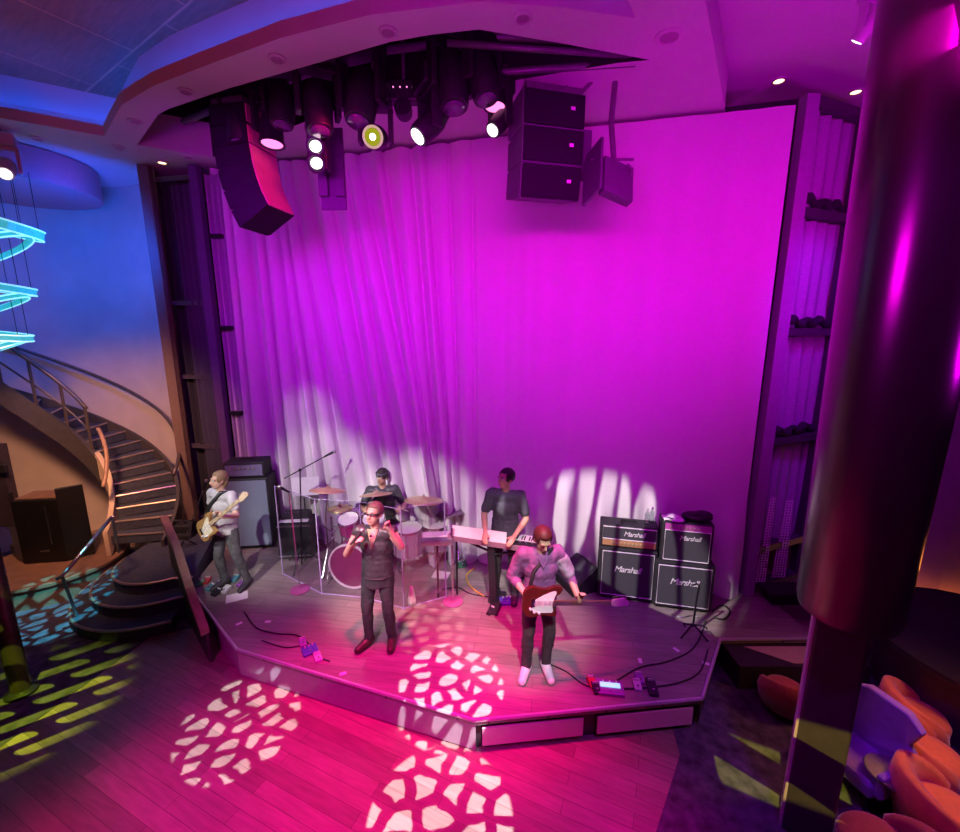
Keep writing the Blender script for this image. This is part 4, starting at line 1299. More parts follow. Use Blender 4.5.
# soft black bag in the dark corner behind the bassist
bgp = P(185, 548)
t = thing('soft_bag', 'big black soft bag slumped left of the bassist', 'bag', (bgp.x - .1, bgp.y + .15, STAGE_Z), R(10))
m = MB(); m.box((0, 0, .2), (.44, .30, .38), taper=.8); m.box((0.05, -.15, .14), (.3, .08, .22), taper=.8); m.build('body', BLACKP, t, bevel=.06)
m = MB(); m.tube([(-.1, -.05, .38), (-.05, -.1, .47), (.06, -.1, .47), (.1, -.05, .38)], .014, 6); m.build('handle', TOLEX, t)

# ================================================================== DRUMS
MAGD = mat('drum_shell_magenta', (0.42, 0.05, 0.22), 0.25, 0.2, var=0.1)
SILVD = mat('drum_shell_silver', (0.55, 0.50, 0.54), 0.3, 0.5, var=0.1, scale=40)
HEADW = mat('drum_head', (0.80, 0.77, 0.75), 0.5, var=0.04)
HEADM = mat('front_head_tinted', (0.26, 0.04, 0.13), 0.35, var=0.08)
KG = 'drum kit'


def drum(name, label, loc, r, h, M, shell=SILVD, head=HEADW, hoop=CHROME, lugs=8, legs=0, group=KG):
    t = thing(name, label, 'drum', loc, 0, group)
    m = MB(); m.lathe([(r * .97, 0), (r * .97, h)], seg=36, M=M); m.build('shell', shell, t, smooth='auto')
    for z in (0.0, h):
        m = MB(); m.lathe([(r * .95, z - .012), (r * 1.03, z - .018), (r * 1.03, z + .018), (r * .95, z + .012), (r * .95, z - .012)], seg=36, M=M); m.build('hoop', hoop, t, smooth='auto')
        m = MB(); m.lathe([(0.001, z - .004), (r * .96, z - .004), (r * .96, z + .004), (0.001, z + .004)], seg=32, M=M); m.build('drum_head', head, t)
    for i in range(lugs):
        a = 2 * PI * i / lugs
        k = MB(); k.cone(M @ Vector((r * 1.0 * math.cos(a), r * 1.0 * math.sin(a), .01)), M @ Vector((r * 1.0 * math.cos(a), r * 1.0 * math.sin(a), h - .01)), .011, seg=6); k.build('lug', CHROME, t)
    for i in range(legs):
        a = 2 * PI * (i + .3) / legs
        k = MB(); k.tube([(r * 1.04 * math.cos(a), r * 1.04 * math.sin(a), h * .6), (r * 1.06 * math.cos(a), r * 1.06 * math.sin(a), -loc[2] + STAGE_Z + .01)], .009, 6); k.build('leg', CHROME, t)
    return t


def stand_legs(t, h0, spread=.28, n=3, r=.012, mm=CHROME, base=0.0):
    for i in range(n):
        a = 2 * PI * i / n + .5
        k = MB(); k.tube([(0.0, 0, h0), (spread * math.cos(a), spread * math.sin(a), base + r + .002)], r, 6); k.build('leg', mm, t)


def cymbal(label, top, foot, r, tilt=(0, 0), mm=BRASS, hat=False):
    """stand whose foot is on the stage, plate at the top."""
    t = thing('cymbal_stand', label, 'cymbal', (foot.x, foot.y, STAGE_Z), 0, 'cymbals of the drum kit')
    tp = top - Vector((foot.x, foot.y, STAGE_Z))
    m = MB(); m.tube([(0, 0, .12), (0, 0, tp.z * .62), tp - Vector((0, 0, .02))], .012, 8); m.build('pole', CHROME, t)
    stand_legs(t, .34)
    M = T(*tp) @ Matrix.Rotation(R(tilt[0]), 4, 'X') @ Matrix.Rotation(R(tilt[1]), 4, 'Y')
    m = MB(); m.lathe([(0.001, .035), (r * .12, .03), (r * .2, .008), (r * .6, 0.0), (r, -.022), (r, -.026), (r * .6, -.005), (r * .2, .003), (0.001, .02)], seg=40, M=M); m.build('plate', mm, t, smooth=True)
    if hat:
        m = MB(); m.lathe([(0.001, -.06), (r * .2, -.05), (r, -.034), (r, -.03), (r * .2, -.045), (0.001, -.055)], seg=40, M=M); m.build('lower_plate', mm, t, smooth=True)
    m = MB(); m.cone(tp + Vector((0, 0, .03)), tp + Vector((0, 0, .075)), .012, seg=8); m.build('wing_nut', CHROME, t)
    return t


kb = P(358, 589)
KR = .32
kdir = Vector((-.22, -1, 0)).normalized()
Mk = Matrix.Rotation(math.atan2(kdir.y, kdir.x) + PI / 2, 4, 'Z') @ Matrix.Rotation(R(90), 4, 'X')
kloc = Vector((kb.x, kb.y + .42, STAGE_Z + KR + .02))
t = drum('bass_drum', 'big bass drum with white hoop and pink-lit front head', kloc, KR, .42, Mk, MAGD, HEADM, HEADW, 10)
for s_ in (-1, 1):
    k = MB(); k.tube([(s_ * KR * .9, -.25, -.1), (s_ * (KR + .14), -.32, -KR - .01)], .011, 6); k.build('spur', CHROME, t)
tomM = Matrix.Rotation(R(18), 4, 'X')
def kpos(u, v, Y): return Q(u, v, Y)
kY = kloc.y
drum('rack_tom', 'small rack tom above the bass drum on the left', Vector((kloc.x - .20, kY + .02, STAGE_Z + .68)), .15, .21, tomM, MAGD)
drum('rack_tom', 'rack tom above the bass drum on the right, hidden partly by the singer', Vector((kloc.x + .17, kY + .02, STAGE_Z + .67)), .165, .23, tomM, SILVD)
drum('snare_drum', 'shallow silver snare drum behind the rack toms', Vector((kloc.x - .25, kY + .48, STAGE_Z + .60)), .18, .14, Matrix.Identity(4), SILVD, legs=3)
drum('floor_tom', 'large silver floor tom on legs right of the singer', Vector((kloc.x + .62, kY + .16, STAGE_Z + .24)), .22, .40, Matrix.Identity(4), SILVD, legs=3)
drum('floor_tom', 'second floor tom farther right beside the keyboard', Vector((kloc.x + 1.02, kY + .34, STAGE_Z + .24)), .21, .38, Matrix.Identity(4), SILVD, legs=3)
k1 = Q(328, 489, kY - .05)
cymbal('crash cymbal lit red at the left of the kit', k1, Vector((k1.x - .12, k1.y + .15, 0)), .25, (-12, 4), mat('cymbal_red_lit', (0.62, 0.34, 0.22), 0.35, 0.6, var=0.1))  # red stage light tinted into this plate's bronze
k2 = Q(376, 493, kY + .15)
cymbal('crash cymbal tilted above the singer and the bass drum', k2, Vector((k2.x - .35, k2.y + .25, 0)), .24, (-14, -4))
k3 = Q(424, 499, kY + .12)
cymbal('wide ride cymbal right of the singer over the floor tom', k3, Vector((k3.x + .1, k3.y + .3, 0)), .29, (-8, 3))
k4 = Q(340, 507, kY + .3)
cymbal('pair of hi-hat plates on a stand at the left of the kit', k4, Vector((k4.x, k4.y, 0)), .19, (-3, 0), BRASS, True)
k5 = Q(452, 511, kY + .45)
cymbal('dark cymbal at the far right of the kit near the keyboard', k5, Vector((k5.x + .1, k5.y + .1, 0)), .27, (-10, -8), mat('cymbal_dark', (0.22, 0.17, 0.2), 0.4, 0.6, var=0.1))
t = thing('hardware_rack', 'chrome drum hardware stand with angled arms left of the bass drum', 'drum stand', (kloc.x - .5, kY + .1, STAGE_Z))
m = MB(); m.tube([(0, 0, .1), (0, 0, .85)], .014, 8); m.build('pole', CHROME, t)
for i, (x, y, z) in enumerate(((.22, -.08, .95), (-.2, -.05, .8), (.1, .12, .62))):
    m = MB(); m.tube([(0, 0, .5 + .1 * i), (x, y, z)], .01, 6); m.build('arm', CHROME, t)
    m = MB(); m.ball((0, 0, .5 + .1 * i), .024, seg=8); m.build('clamp', STEEL, t)
stand_legs(t, .3, .3)
t = thing('drum_pedal', 'chrome bass drum pedal behind the bass drum', 'pedal', (kloc.x, kY + .2, STAGE_Z))
m = MB(); m.box((0, .05, .05), (.09, .28, .015), Matrix.Rotation(R(14), 4, 'X')); m.build('footboard', STEEL, t)
m = MB(); m.tube([(-.06, -.08, 0.01), (-.06, -.08, .2), (.06, -.08, .2), (.06, -.08, 0.01)], .01, 6); m.build('frame', CHROME, t)
t = thing('drum_throne', 'round black drum stool under the drummer', 'stool', (kloc.x + .18, kY + .55, STAGE_Z))
m = MB(); m.lathe([(0.001, .44), (.15, .44), (.165, .47), (.16, .52), (.001, .53)], seg=28); m.build('seat', TOLEX, t, smooth='auto')
m = MB(); m.cone((0, 0, .1), (0, 0, .45), .02); m.build('pole', CHROME, t)
stand_legs(t, .25, .24)

# clear drum shield
VEDGE = mat('acrylic_edge', (0.42, 0.34, 0.55), 0.2, emit=(0.35, 0.18, 0.5), strength=0.04)  # violet tint and faint emission stand in for light caught in the edges
sh = thing('drum_shield', 'folding clear acrylic screen standing in front of the drums', 'screen')
pts = [P(283, 574), P(322, 594), P(365, 598), P(404, 609), P(446, 597)]
SHH = 1.38
for a, b in zip(pts, pts[1:]):
    d = (b - a); n_ = Vector((-d.y, d.x, 0)).normalized() * .005
    k = MB(); k.rings([[a - n_, b - n_, b + n_, a + n_], [q + Vector((0, 0, SHH)) for q in (a - n_, b - n_, b + n_, a + n_)]]); pn = k.build('panel', SHIELD, sh)
    k = MB(); k.tube([a + Vector((0, 0, .008)), b + Vector((0, 0, .008))], .009, 6); k.build('bottom_edge', VEDGE, pn)
    k = MB(); k.tube([a + Vector((0, 0, SHH)), b + Vector((0, 0, SHH))], .0035, 6); k.build('top_edge', VEDGE, pn)
for a in pts:
    k = MB(); k.cone(a, a + Vector((0, 0, SHH)), .009, seg=8); k.build('hinge_edge', VEDGE, sh)

# ================================================================== MIC STANDS
MICG = mat('mic_grille', (0.35, 0.35, 0.37), 0.4, 0.7, var=0.2, scale=200)


def round_mic_stand(label, foot, top, boom=None, mic=True, base=True, bm=BLACK, pm=BLACK):
    t = thing('mic_stand', label, 'microphone stand', (foot.x, foot.y, STAGE_Z), 0, 'microphone stands')
    f0 = Vector((foot.x, foot.y, STAGE_Z)); tp = top - f0
    if base:
        m = MB(); m.lathe([(0.001, 0.001), (.13, .001), (.135, .012), (.11, .022), (.02, .03), (.001, .03)], seg=28); m.build('base', bm, t, smooth='auto')
    else:
        stand_legs(t, .3, .3, mm=BLACK)
    m = MB(); m.tube([(0, 0, .02), tp], .011, 8); m.build('pole', CHROME if base else pm, t)
    end = tp
    if boom is not None:
        end = boom - f0
        d = (end - tp).normalized()
        m = MB(); m.tube([tp - d * .25, end], .009, 8); m.build('boom_arm', pm, t)
        m = MB(); m.ball(tp, .025, seg=10); m.build('joint', BLACK, t)
        k = end - tp
    else: k = Vector((-.3, -.5, .5))
    if mic:
        k = k.normalized()
        m = MB(); m.cone(end, end + k * .15, .013, .02, 10); mm_ = m.build('microphone', BLACK, t)
        m = MB(); m.ball(end + k * .17, .027, seg=12); m.build('grille', MICG, mm_, smooth=True)
    return t


ft = P(187, 556); round_mic_stand('boom microphone stand leaning to the bassist, at the far left', ft, Q(192, 520, ft.y), Q(203, 490, ft.y - .02), base=False, pm=STEEL)
PINKB = mat('pink_lit_round_base', (0.36, 0.08, 0.24), 0.4, var=0.1)  # pink light on the stand bases carried by the base colour
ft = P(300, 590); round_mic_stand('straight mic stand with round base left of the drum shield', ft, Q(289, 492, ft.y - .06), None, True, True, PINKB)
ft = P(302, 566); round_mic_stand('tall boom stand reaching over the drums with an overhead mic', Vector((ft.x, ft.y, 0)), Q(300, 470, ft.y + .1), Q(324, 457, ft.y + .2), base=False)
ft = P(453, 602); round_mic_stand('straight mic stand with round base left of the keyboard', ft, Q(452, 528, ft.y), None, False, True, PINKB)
ft = P(471, 552); round_mic_stand('boom stand bringing a microphone to the keyboardist', Vector((ft.x, ft.y, 0)), Q(470, 520, ft.y - .1), Q(491, 499, ft.y - .18), base=False)
# music stand behind the case
ft = P(310, 556); t = thing('music_stand', 'pale music stand desk left of the drums', 'music stand', (ft.x - .06, ft.y + .1, STAGE_Z), R(10))
m = MB(); m.cone((0, 0, .05), (0, 0, .95), .012); m.build('pole', BLACK, t)
m = MB(); m.box((0, 0, 1.1), (.42, .02, .3), T(0, 0, 0) @ Matrix.Rotation(R(-8), 4, 'X')); m.build('desk', WHITEP, t)
stand_legs(t, .28, .28, mm=BLACK)

# ================================================================== KEYBOARD RIG
ka, kb_ = P(458, 540, 1.22), P(538, 552, 1.22)
kd = kb_ - ka; krz = math.atan2(kd.y, kd.x)
km = (ka + kb_) / 2
KW = 1.25
ks = thing('keyboard_stand', 'thick black column stand under the white stage keyboard', 'keyboard stand', (km.x, km.y + .1, STAGE_Z), krz)
m = MB(); m.box((-.02, 0, .42), (.1, .13, .82), Matrix.Rotation(R(-3), 4, 'Y')); m.build('column', BLACKP, ks, bevel=.01)
m = MB(); m.box((0.02, -.02, .02), (.14, .5, .04)); m.build('foot', BLACKP, ks, bevel=.01)
for x in (-.4, .4):
    m = MB(); m.tube([(0, 0, .7), (x, -.02, .83), (x, .14, .84)], .016, 6); m.build('arm', BLACK, ks)
for x in (-.56, .56):
    m = MB(); m.cone((x, 0.02, 0.0), (x, 0.02, .84), .013); m.build('leg', BLACK, ks)
kbd = thing('stage_keyboard', 'white-topped stage keyboard played by the man in the grey shirt', 'keyboard', (km.x, km.y + .1, STAGE_Z + .862), krz)
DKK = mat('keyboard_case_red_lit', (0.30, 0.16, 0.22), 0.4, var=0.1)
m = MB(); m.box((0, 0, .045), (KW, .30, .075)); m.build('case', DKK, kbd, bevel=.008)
m = MB(); m.box((0, .06, .088), (KW - .1, .15, .012)); wk = m.build('white_keys', WHITEP, kbd)
m = MB()
for i in range(36):
    if i % 7 in (2, 6): continue
    m.box((-KW / 2 + .07 + i * (KW - .13) / 36 + .016, .035, .1), (.014, .09, .014))
m.build('black_keys', BLACK, wk)
m = MB(); m.box((0, -.09, .088), (KW - .06, .1, .01)); m.build('control_panel', BLACKP, kbd)
for i in range(14):
    m = MB(); m.cone((-.5 + i * .075, -.09, .092), (-.5 + i * .075, -.09, .11), .012, seg=8); m.build('knob', CHROME, kbd)
m = MB(); m.box((-.20, -.152, .12), (.72, .008, .15), Matrix.Rotation(R(-10), 4, 'X')); m.build('sheet_rest', PAPER, kbd, label='white music rest panel')
lt = thing('second_keyboard', 'small grey keyboard angled at the left end of the keyboard stand', 'keyboard', (km.x - .78, km.y + .2, STAGE_Z + .84), krz + R(22))
m = MB(); m.box((0, 0, .03), (.42, .3, .06)); m.build('case', STEEL, lt, bevel=.008)
m = MB(); m.box((0, .05, .064), (.38, .14, .01)); m.build('keys', WHITEP, lt)
m = MB(); m.cone((0, 0, -.84), (0, 0, 0), .014); m.build('support_leg', BLACK, lt)

# ================================================================== PEOPLE
def remesh(o, voxel, smooth=3, disp=0.0, dscale=0.09):
    md = o.modifiers.new('r', 'REMESH'); md.mode = 'VOXEL'; md.voxel_size = voxel; md.use_smooth_shade = True
    if smooth:
        ms = o.modifiers.new('s', 'SMOOTH'); ms.iterations = smooth; ms.factor = 0.5
    dg = bpy.context.evaluated_depsgraph_get()
    me = bpy.data.meshes.new_from_object(o.evaluated_get(dg))
    mats = list(o.data.materials)
    o.modifiers.clear()
    o.data = me
    me.materials.clear()
    for q in mats: me.materials.append(q)
    if disp:
        for v in me.vertices:
            n = noise.noise(Vector((v.co.x / dscale, v.co.y / dscale, v.co.z / dscale * .6))) + .5 * noise.noise(Vector((v.co.x / dscale * 2.1, v.co.y / dscale * 2.1, v.co.z / dscale * 2.3)))
            v.co += v.normal * disp * n
    me.shade_smooth()
    return o


def lerp(a, b, t): return Vector(a) * (1 - t) + Vector(b) * t


BASEJ = dict(pelvis=(0, 0, .95), chest=(0, 0, 1.28), neck=(0, .0, 1.49), head=(0, -.02, 1.645),
             shL=(.185, .0, 1.43), elL=(.25, .03, 1.14), wrL=(.24, -.12, .93), haL=(.23, -.2, .86),
             shR=(-.185, .0, 1.43), elR=(-.25, .03, 1.14), wrR=(-.24, -.12, .93), haR=(-.23, -.2, .86),
             hiL=(.095, 0, .92), knL=(.115, -.03, .5), anL=(.125, .03, .09), toL=(.15, -.15, .035),
             hiR=(-.095, 0, .92), knR=(-.115, -.03, .5), anR=(-.125, .03, .09), toR=(-.15, -.15, .035))


def person(name, label, loc, rz, J, yaw=0, pitch=0, roll=0, skin=SKIN, shirt=None, sleeve=.75, hem=.86, pants=None, shoes=None, hair=None, hairlen=0.0, scale=1.0, voxel=.010, beard=None, open_neck=False, curl=.7):
    j = {k: Vector(v) for k, v in BASEJ.items()}
    j.update({k: Vector(v) for k, v in J.items()})
    t = thing(name, label, 'person', loc, rz)
    H = T(*j['head']) @ rotz(R(yaw)) @ Matrix.Rotation(R(pitch), 4, 'X') @ Matrix.Rotation(R(roll), 4, 'Y')
    m = MB()
    # trunk
    pe, ch, nk = j['pelvis'], j['chest'], j['neck']
    def trunk(mb, g):
        mb.ball(pe + Vector((0, .01, -.03)), 1, (.165 + g, .115 + g, .12 + g))
        for f_, (a, b, c) in ((.3, (.145, .105, .12)), (.65, (.155, .108, .13)), (1.0, (.175, .115, .15))):
            mb.ball(lerp(pe, ch, f_), 1, (a + g, b + g, c + g))
        mb.ball(lerp(ch, nk, .55), 1, (.16 + g, .095 + g, .09 + g * .6))
        for s_ in 'LR':
            mb.caps(lerp(ch, nk, .6), j['sh' + s_], .075 + g, .062 + g)
    trunk(m, 0)
    m.caps(nk - Vector((0, 0, .05)), j['head'] - Vector((0, -.01, .06)), .056, .052)
    # head
    m.ball((0, .012, .03), 1, (.076, .095, .092), M=H)
    m.ball((0, -.022, -.035), 1, (.062, .068, .083), M=H)
    m.ball((0, -.045, -.085), 1, (.036, .036, .03), M=H)
    m.cone((0, -.088, .015), (0, -.113, -.028), .010, .017, 8, M=H)
    m.ball((0, -.1, -.03), .018, M=H)
    m.ball((0, -.083, -.062), 1, (.026, .013, .010), M=H)
    m.ball((0, -.078, .03), 1, (.06, .02, .012), M=H)
    for s_ in (-1, 1):
        m.ball((s_ * .078, .012, -.005), 1, (.012, .022, .034), M=H)
    # arms + hands
    for s_ in 'LR':
        sh, el, wr, ha = j['sh' + s_], j['el' + s_], j['wr' + s_], j['ha' + s_]
        m.caps(sh, lerp(sh, el, .5), .058, .05); m.caps(lerp(sh, el, .5), el, .05, .039)
        m.caps(el, lerp(el, wr, .35), .042, .041); m.caps(lerp(el, wr, .35), wr, .041, .027)
        d = (ha - wr).normalized()
        sgn = 1 if s_ == 'L' else -1
        side = j.get('side' + s_, Vector((sgn * -1.0, -.4, 0.15)))
        side = (side - d * side.dot(d)).normalized()           # thumb side
        nrm = d.cross(side).normalized() * sgn                   # palm-ward
        m.caps(wr, wr + d * .05, .028, .03)
        for q in (-.026, -.009, .009, .026):
            m.caps(wr + d * .03 + side * q * .8, wr + d * .085 + side * q, .016, .0135, 8)
        for q, L in ((.028, .072), (.0095, .082), (-.0095, .076), (-.028, .06)):
            b0 = wr + d * .088 + side * q
            c1 = (d * math.cos(curl) + nrm * math.sin(curl)).normalized()
            c2 = (d * math.cos(2.0 * curl) + nrm * math.sin(2.0 * curl)).normalized()
            b1 = b0 + c1 * L * .55; b2 = b1 + c2 * L * .5
            m.caps(b0, b1, .0105, .0095, 8); m.caps(b1, b2, .0095, .0085, 8)
        t0 = wr + d * .035 + side * .022
        t1 = t0 + (side * .7 + d * .6 + nrm * .3).normalized() * .042
        t2 = t1 + (d * .8 + nrm * .6).normalized() * .034
        m.caps(t0, t1, .015, .0115, 8); m.caps(t1, t2, .0115, .0095, 8)
        # legs
        hi, kn, an, to = j['hi' + s_], j['kn' + s_], j['an' + s_], j['to' + s_]
        m.caps(hi, lerp(hi, kn, .5), .085, .072); m.caps(lerp(hi, kn, .5), kn, .072, .052)
        m.caps(kn, lerp(kn, an, .3), .052, .052); m.caps(lerp(kn, an, .3), an, .052, .036)
        m.caps(an - Vector((0, 0, .03)), to, .034, .028)
    body = m.build('body', skin, t, smooth=True)
    remesh(body, voxel, 3)
    # shirt
    if shirt:
        m = MB(); trunk(m, .016)
        if pe.z > .8: m.cone((0, 0, 1.12), (0, 0, hem), .172, .192, 24, M=T(pe.x, pe.y, 0) @ Matrix.Diagonal((1, .72, 1, 1)))
        else: m.ball(pe + Vector((0, .0, hem - .95 + .04)), 1, (.172, .122, .09))
        if sleeve > 0:
            for s_ in 'LR':
                sh, el, wr = j['sh' + s_], j['el' + s_], j['wr' + s_]
                if sleeve <= 1: m.caps(sh, lerp(sh, el, sleeve), .075, .064)
                else:
                    m.caps(sh, el, .074, .058); m.caps(el, lerp(el, wr, sleeve - 1), .058, .048)
        o = m.build('shirt', shirt, t, smooth=True); remesh(o, .013, 3, .012)
    if pants:
        m = MB()
        m.ball(pe + Vector((0, .01, -.03)), 1, (.172, .124, .125))
        for s_ in 'LR':
            hi, kn, an = j['hi' + s_], j['kn' + s_], j['an' + s_]
            m.caps(hi, kn, .096, .068); m.caps(kn, lerp(kn, an, .97), .067, .056)
        o = m.build('trousers', pants, t, smooth=True); remesh(o, .013, 3, .012)
    if shoes:
        for s_ in 'LR':
            an, to = j['an' + s_], j['to' + s_]
            d = Vector((to.x - an.x, to.y - an.y, 0)).normalized()
            m = MB()
            m.caps(an + Vector((0, 0, -.02)) - d * .02, an + Vector((0, 0, -.035)) + d * .06, .056, .052)
            m.caps(an + Vector((0, 0, -.035)) + d * .04, to, .053, .044)
            o = m.build('shoe', shoes, t, smooth=True)
            remesh(o, .009, 2)
            zmin = .0
            for v in o.data.vertices: v.co.z = max(v.co.z, zmin)
    if hair:
        m = MB()
        m.ball((0, .022, .042), 1, (.088, .104, .094), M=H, seg=24)
        bm = m.bm
        Hi = H.inverted()
        dele = [v for v in bm.verts if (lambda q: q.y < -.055 and q.z < .075 or q.z < -.045 - hairlen)(Hi @ v.co)]
        bmesh.ops.delete(bm, geom=dele, context='VERTS')
        if hairlen:
            m.ball((0, .06, -.03), 1, (.075, .05, .09), M=H)
        o = m.build('hair', hair, t, smooth=True, keep=True)
        sd = o.modifiers.new('solid', 'SOLIDIFY'); sd.thickness = .012; sd.offset = 0
    if beard:
        m = MB(); m.ball((0, -.04, -.085), 1, (.05, .05, .04), M=H); m.build('beard', beard, t, smooth=True)
    EYE = mat('eye_white', (0.8, 0.8, 0.8), 0.3, var=.02); IRIS = mat('eye_dark', (0.03, 0.02, 0.015), 0.3)
    for s_ in (-1, 1):
        m = MB(); m.ball((s_ * .03, -.083, .006), .0125, seg=10, M=H); e = m.build('eye', EYE, t, smooth=True)
        m = MB(); m.ball((s_ * .03, -.0935, .006), .0062, seg=8, M=H); m.build('iris', IRIS, e, smooth=True)
        m = MB(); m.tube([H @ Vector((s_ * .015, -.099, .027)), H @ Vector((s_ * .032, -.098, .033)), H @ Vector((s_ * .05, -.087, .027))], .0045, 6); m.build('eyebrow', hair or IRIS, t)
    LIP = mat('lips', (0.45, 0.2, 0.17), 0.5)
    m = MB(); m.ball((0, -.093, -.062), 1, (.022, .007, .006), M=H); m.build('mouth', LIP, t, smooth=True)
    t.scale = (scale,) * 3
    return t, j, H


def W(t, p):
    """person-space point to the stage."""
    return Vector(t.location) + rotz(t.rotation_euler.z) @ (Vector(p) * t.scale.x)


CLB = mat('black_leather_cloth', (0.045, 0.045, 0.05), 0.42, var=0.2, scale=30)
CLP = mat('black_trousers', (0.04, 0.038, 0.042), 0.75, var=0.2, scale=30)
CLG = mat('charcoal_tshirt', (0.065, 0.065, 0.085), 0.8, var=0.15, scale=30)
CLW = mat('pale_tshirt', (0.50, 0.50, 0.52), 0.8, var=0.25, scale=7)
CLJ = mat('grey_jeans', (0.09, 0.09, 0.10), 0.85, var=0.3, scale=20)
CLV = mat('violet_shirt', (0.26, 0.10, 0.28), 0.75, var=0.25, scale=14)
SHOEB = mat('brown_black_shoe', (0.05, 0.028, 0.022), 0.4, var=0.2)
SHOEW = mat('white_sneaker', (0.78, 0.76, 0.76), 0.6, var=0.05)
HBLK = mat('black_hair', (0.018, 0.014, 0.012), 0.55, var=0.3, scale=60)
HRED = mat('reddish_hair', (0.10, 0.02, 0.02), 0.55, var=0.3, scale=60)
HBLO = mat('blond_hair', (0.26, 0.18, 0.09), 0.55, var=0.25, scale=60)
HGRY = mat('grey_hair', (0.13, 0.10, 0.085), 0.55, var=0.25, scale=60)

# ---------- singer
sp0 = P(381, 645)
sing, j, H = person('singer', 'person in a black leather vest singing with raised arms at stage centre', (sp0.x, sp0.y, STAGE_Z), R(-6),
    dict(elR=(-.30, -.10, 1.20), wrR=(-.17, -.26, 1.40), haR=(-.11, -.28, 1.47), sideR=(.3, .5, 1),
         shL=(.19, -.01, 1.44), elL=(.33, -.14, 1.34), wrL=(.24, -.22, 1.56), haL=(.21, -.24, 1.66), sideL=(-.6, -.6, .2),
         anR=(-.14, .0, .09), toR=(-.22, -.15, .035), knR=(-.125, -.05, .5), anL=(.12, .05, .09), toL=(.15, -.11, .035)),
    yaw=-12, pitch=-14, shirt=CLB, sleeve=.12, hem=.80, pants=CLP, shoes=SHOEB, hair=HGRY, scale=.98)
m = MB(); m.tube([H @ Vector((-.075, -.02, .012)), H @ Vector((-.06, -.09, .012)), H @ Vector((0, -.108, .012)), H @ Vector((.06, -.09, .012)), H @ Vector((.075, -.02, .012))], .009, 6); m.build('dark_glasses', BLACKP, sing)
m = MB(); m.tube([(-.165, -.05, .93), (-.1, -.12, .93), (0, -.14, .93), (.1, -.12, .93), (.165, -.05, .93)], .014, 6); m.build('belt', TOLEX, sing)
m = MB(); m.rings([[Vector((x, y, z)) for x, y, z in ((-.06, -.085, 1.50), (.06, -.085, 1.50), (.0, -.142, 1.28))], [Vector((x, y, z)) for x, y, z in ((-.055, -.06, 1.48), (.055, -.06, 1.48), (.0, -.10, 1.28))]]); m.build('open_neckline', SKIN, sing, smooth=True)
# microphone in his right hand
mc = thing('handheld_microphone', 'black handheld microphone at the mouth of the vest-clad singer', 'microphone', W(sing, (-.10, -.275, 1.50)), 0)
md_ = (W(sing, (-.03, -.15, 1.585)) - W(sing, (-.10, -.275, 1.50)))
dn = md_.normalized()
m = MB(); m.cone(-dn * .10, dn * .06, .012, .018, 12); m.build('handle', BLACK, mc)
m = MB(); m.ball(dn * .085, .028); m.build('grille', MICG, mc, smooth=True)

# ---------- guitars (local: body centre at origin, neck along +X, front facing -Y)
def guitar(name, label, loc, M3, body_m, guard_m, neck_m, head_m, neckL=.62, s=1.0, strings=6):
    t = bpy.data.objects.new(name, None); COL.objects.link(t); tag(t, label, 'guitar')
    t.matrix_world = T(*loc) @ M3.to_4x4()
    t.rotation_euler = M3.to_euler()
    out = [(-.22, .02), (-.21, .11), (-.14, .155), (-.05, .135), (.02, .125), (.10, .16), (.185, .15), (.16, .085), (.10, .05), (.09, 0), (.10, -.05), (.13, -.09), (.14, -.135), (.06, -.14), (-.01, -.12), (-.09, -.15), (-.17, -.145), (-.215, -.08)]
    def smo(p):
        r = []
        n = len(p)
        for i in range(n):
            a, b = Vector(p[i]), Vector(p[(i + 1) % n]); r += [a * .75 + b * .25, a * .25 + b * .75]
        return r
    sm = smo(smo(out))
    X90 = Matrix.Rotation(R(90), 4, 'X')
    m = MB(); m.prism([(q.x * s, q.y * s) for q in sm], -.022, .022, M=X90); m.build('body', body_m, t, bevel=.006)
    gd = [(-.12, -.09), (-.13, .0), (-.04, .06), (.07, .11), (.12, .11), (.09, .03), (.08, -.03), (.10, -.10), (.03, -.10), (-.05, -.10)]
    m = MB(); m.prism([(q.x * s, q.y * s) for q in smo(gd)], .022, .026, M=X90); m.build('pickguard', guard_m, t)
    m = MB(); m.box((.09 + neckL / 2, -.028, 0), (neckL, .022, .05)); m.build('neck', neck_m, t, bevel=.004)
    m = MB(); m.prism([(.09 + neckL, -.026), (.09 + neckL + .05, -.04), (.09 + neckL + .19, -.03), (.09 + neckL + .2, .01), (.09 + neckL + .14, .05), (.09 + neckL + .02, .03)], .012, .03, M=X90); hd = m.build('headstock', head_m, t, bevel=.003)
    for i in range(strings):
        m = MB(); m.cone((.09 + neckL + .03 + .026 * i, -.02, .035 + .003 * i), (.09 + neckL + .03 + .026 * i, -.02, .062 + .002 * i), .007, seg=6); m.build('tuning_peg', CHROME, hd)
    for x in (-.06, 0.0, .055):
        m = MB(); m.box((x * s, -.029, -.0), (.018, .008, .075)); m.build('pickup', WHITEP, t)
    m = MB(); m.box((-.12 * s, -.03, 0), (.035, .014, .08)); m.build('bridge', CHROME, t)
    for i in range(strings):
        y = -.018 + .036 * i / (strings - 1)
        m = MB(); m.cone((-.12 * s, -.042, y), (.09 + neckL + .02, -.041, y), .0012, seg=4); m.build('string', CHROME, t)
    for x, y in ((-.14, -.06), (-.1, -.09), (-.05, -.1)):
        m = MB(); m.cone((x * s, -.024, y * s), (x * s, -.045, y * s), .012, .01, 10); m.build('knob', WHITEP, t)
    return t


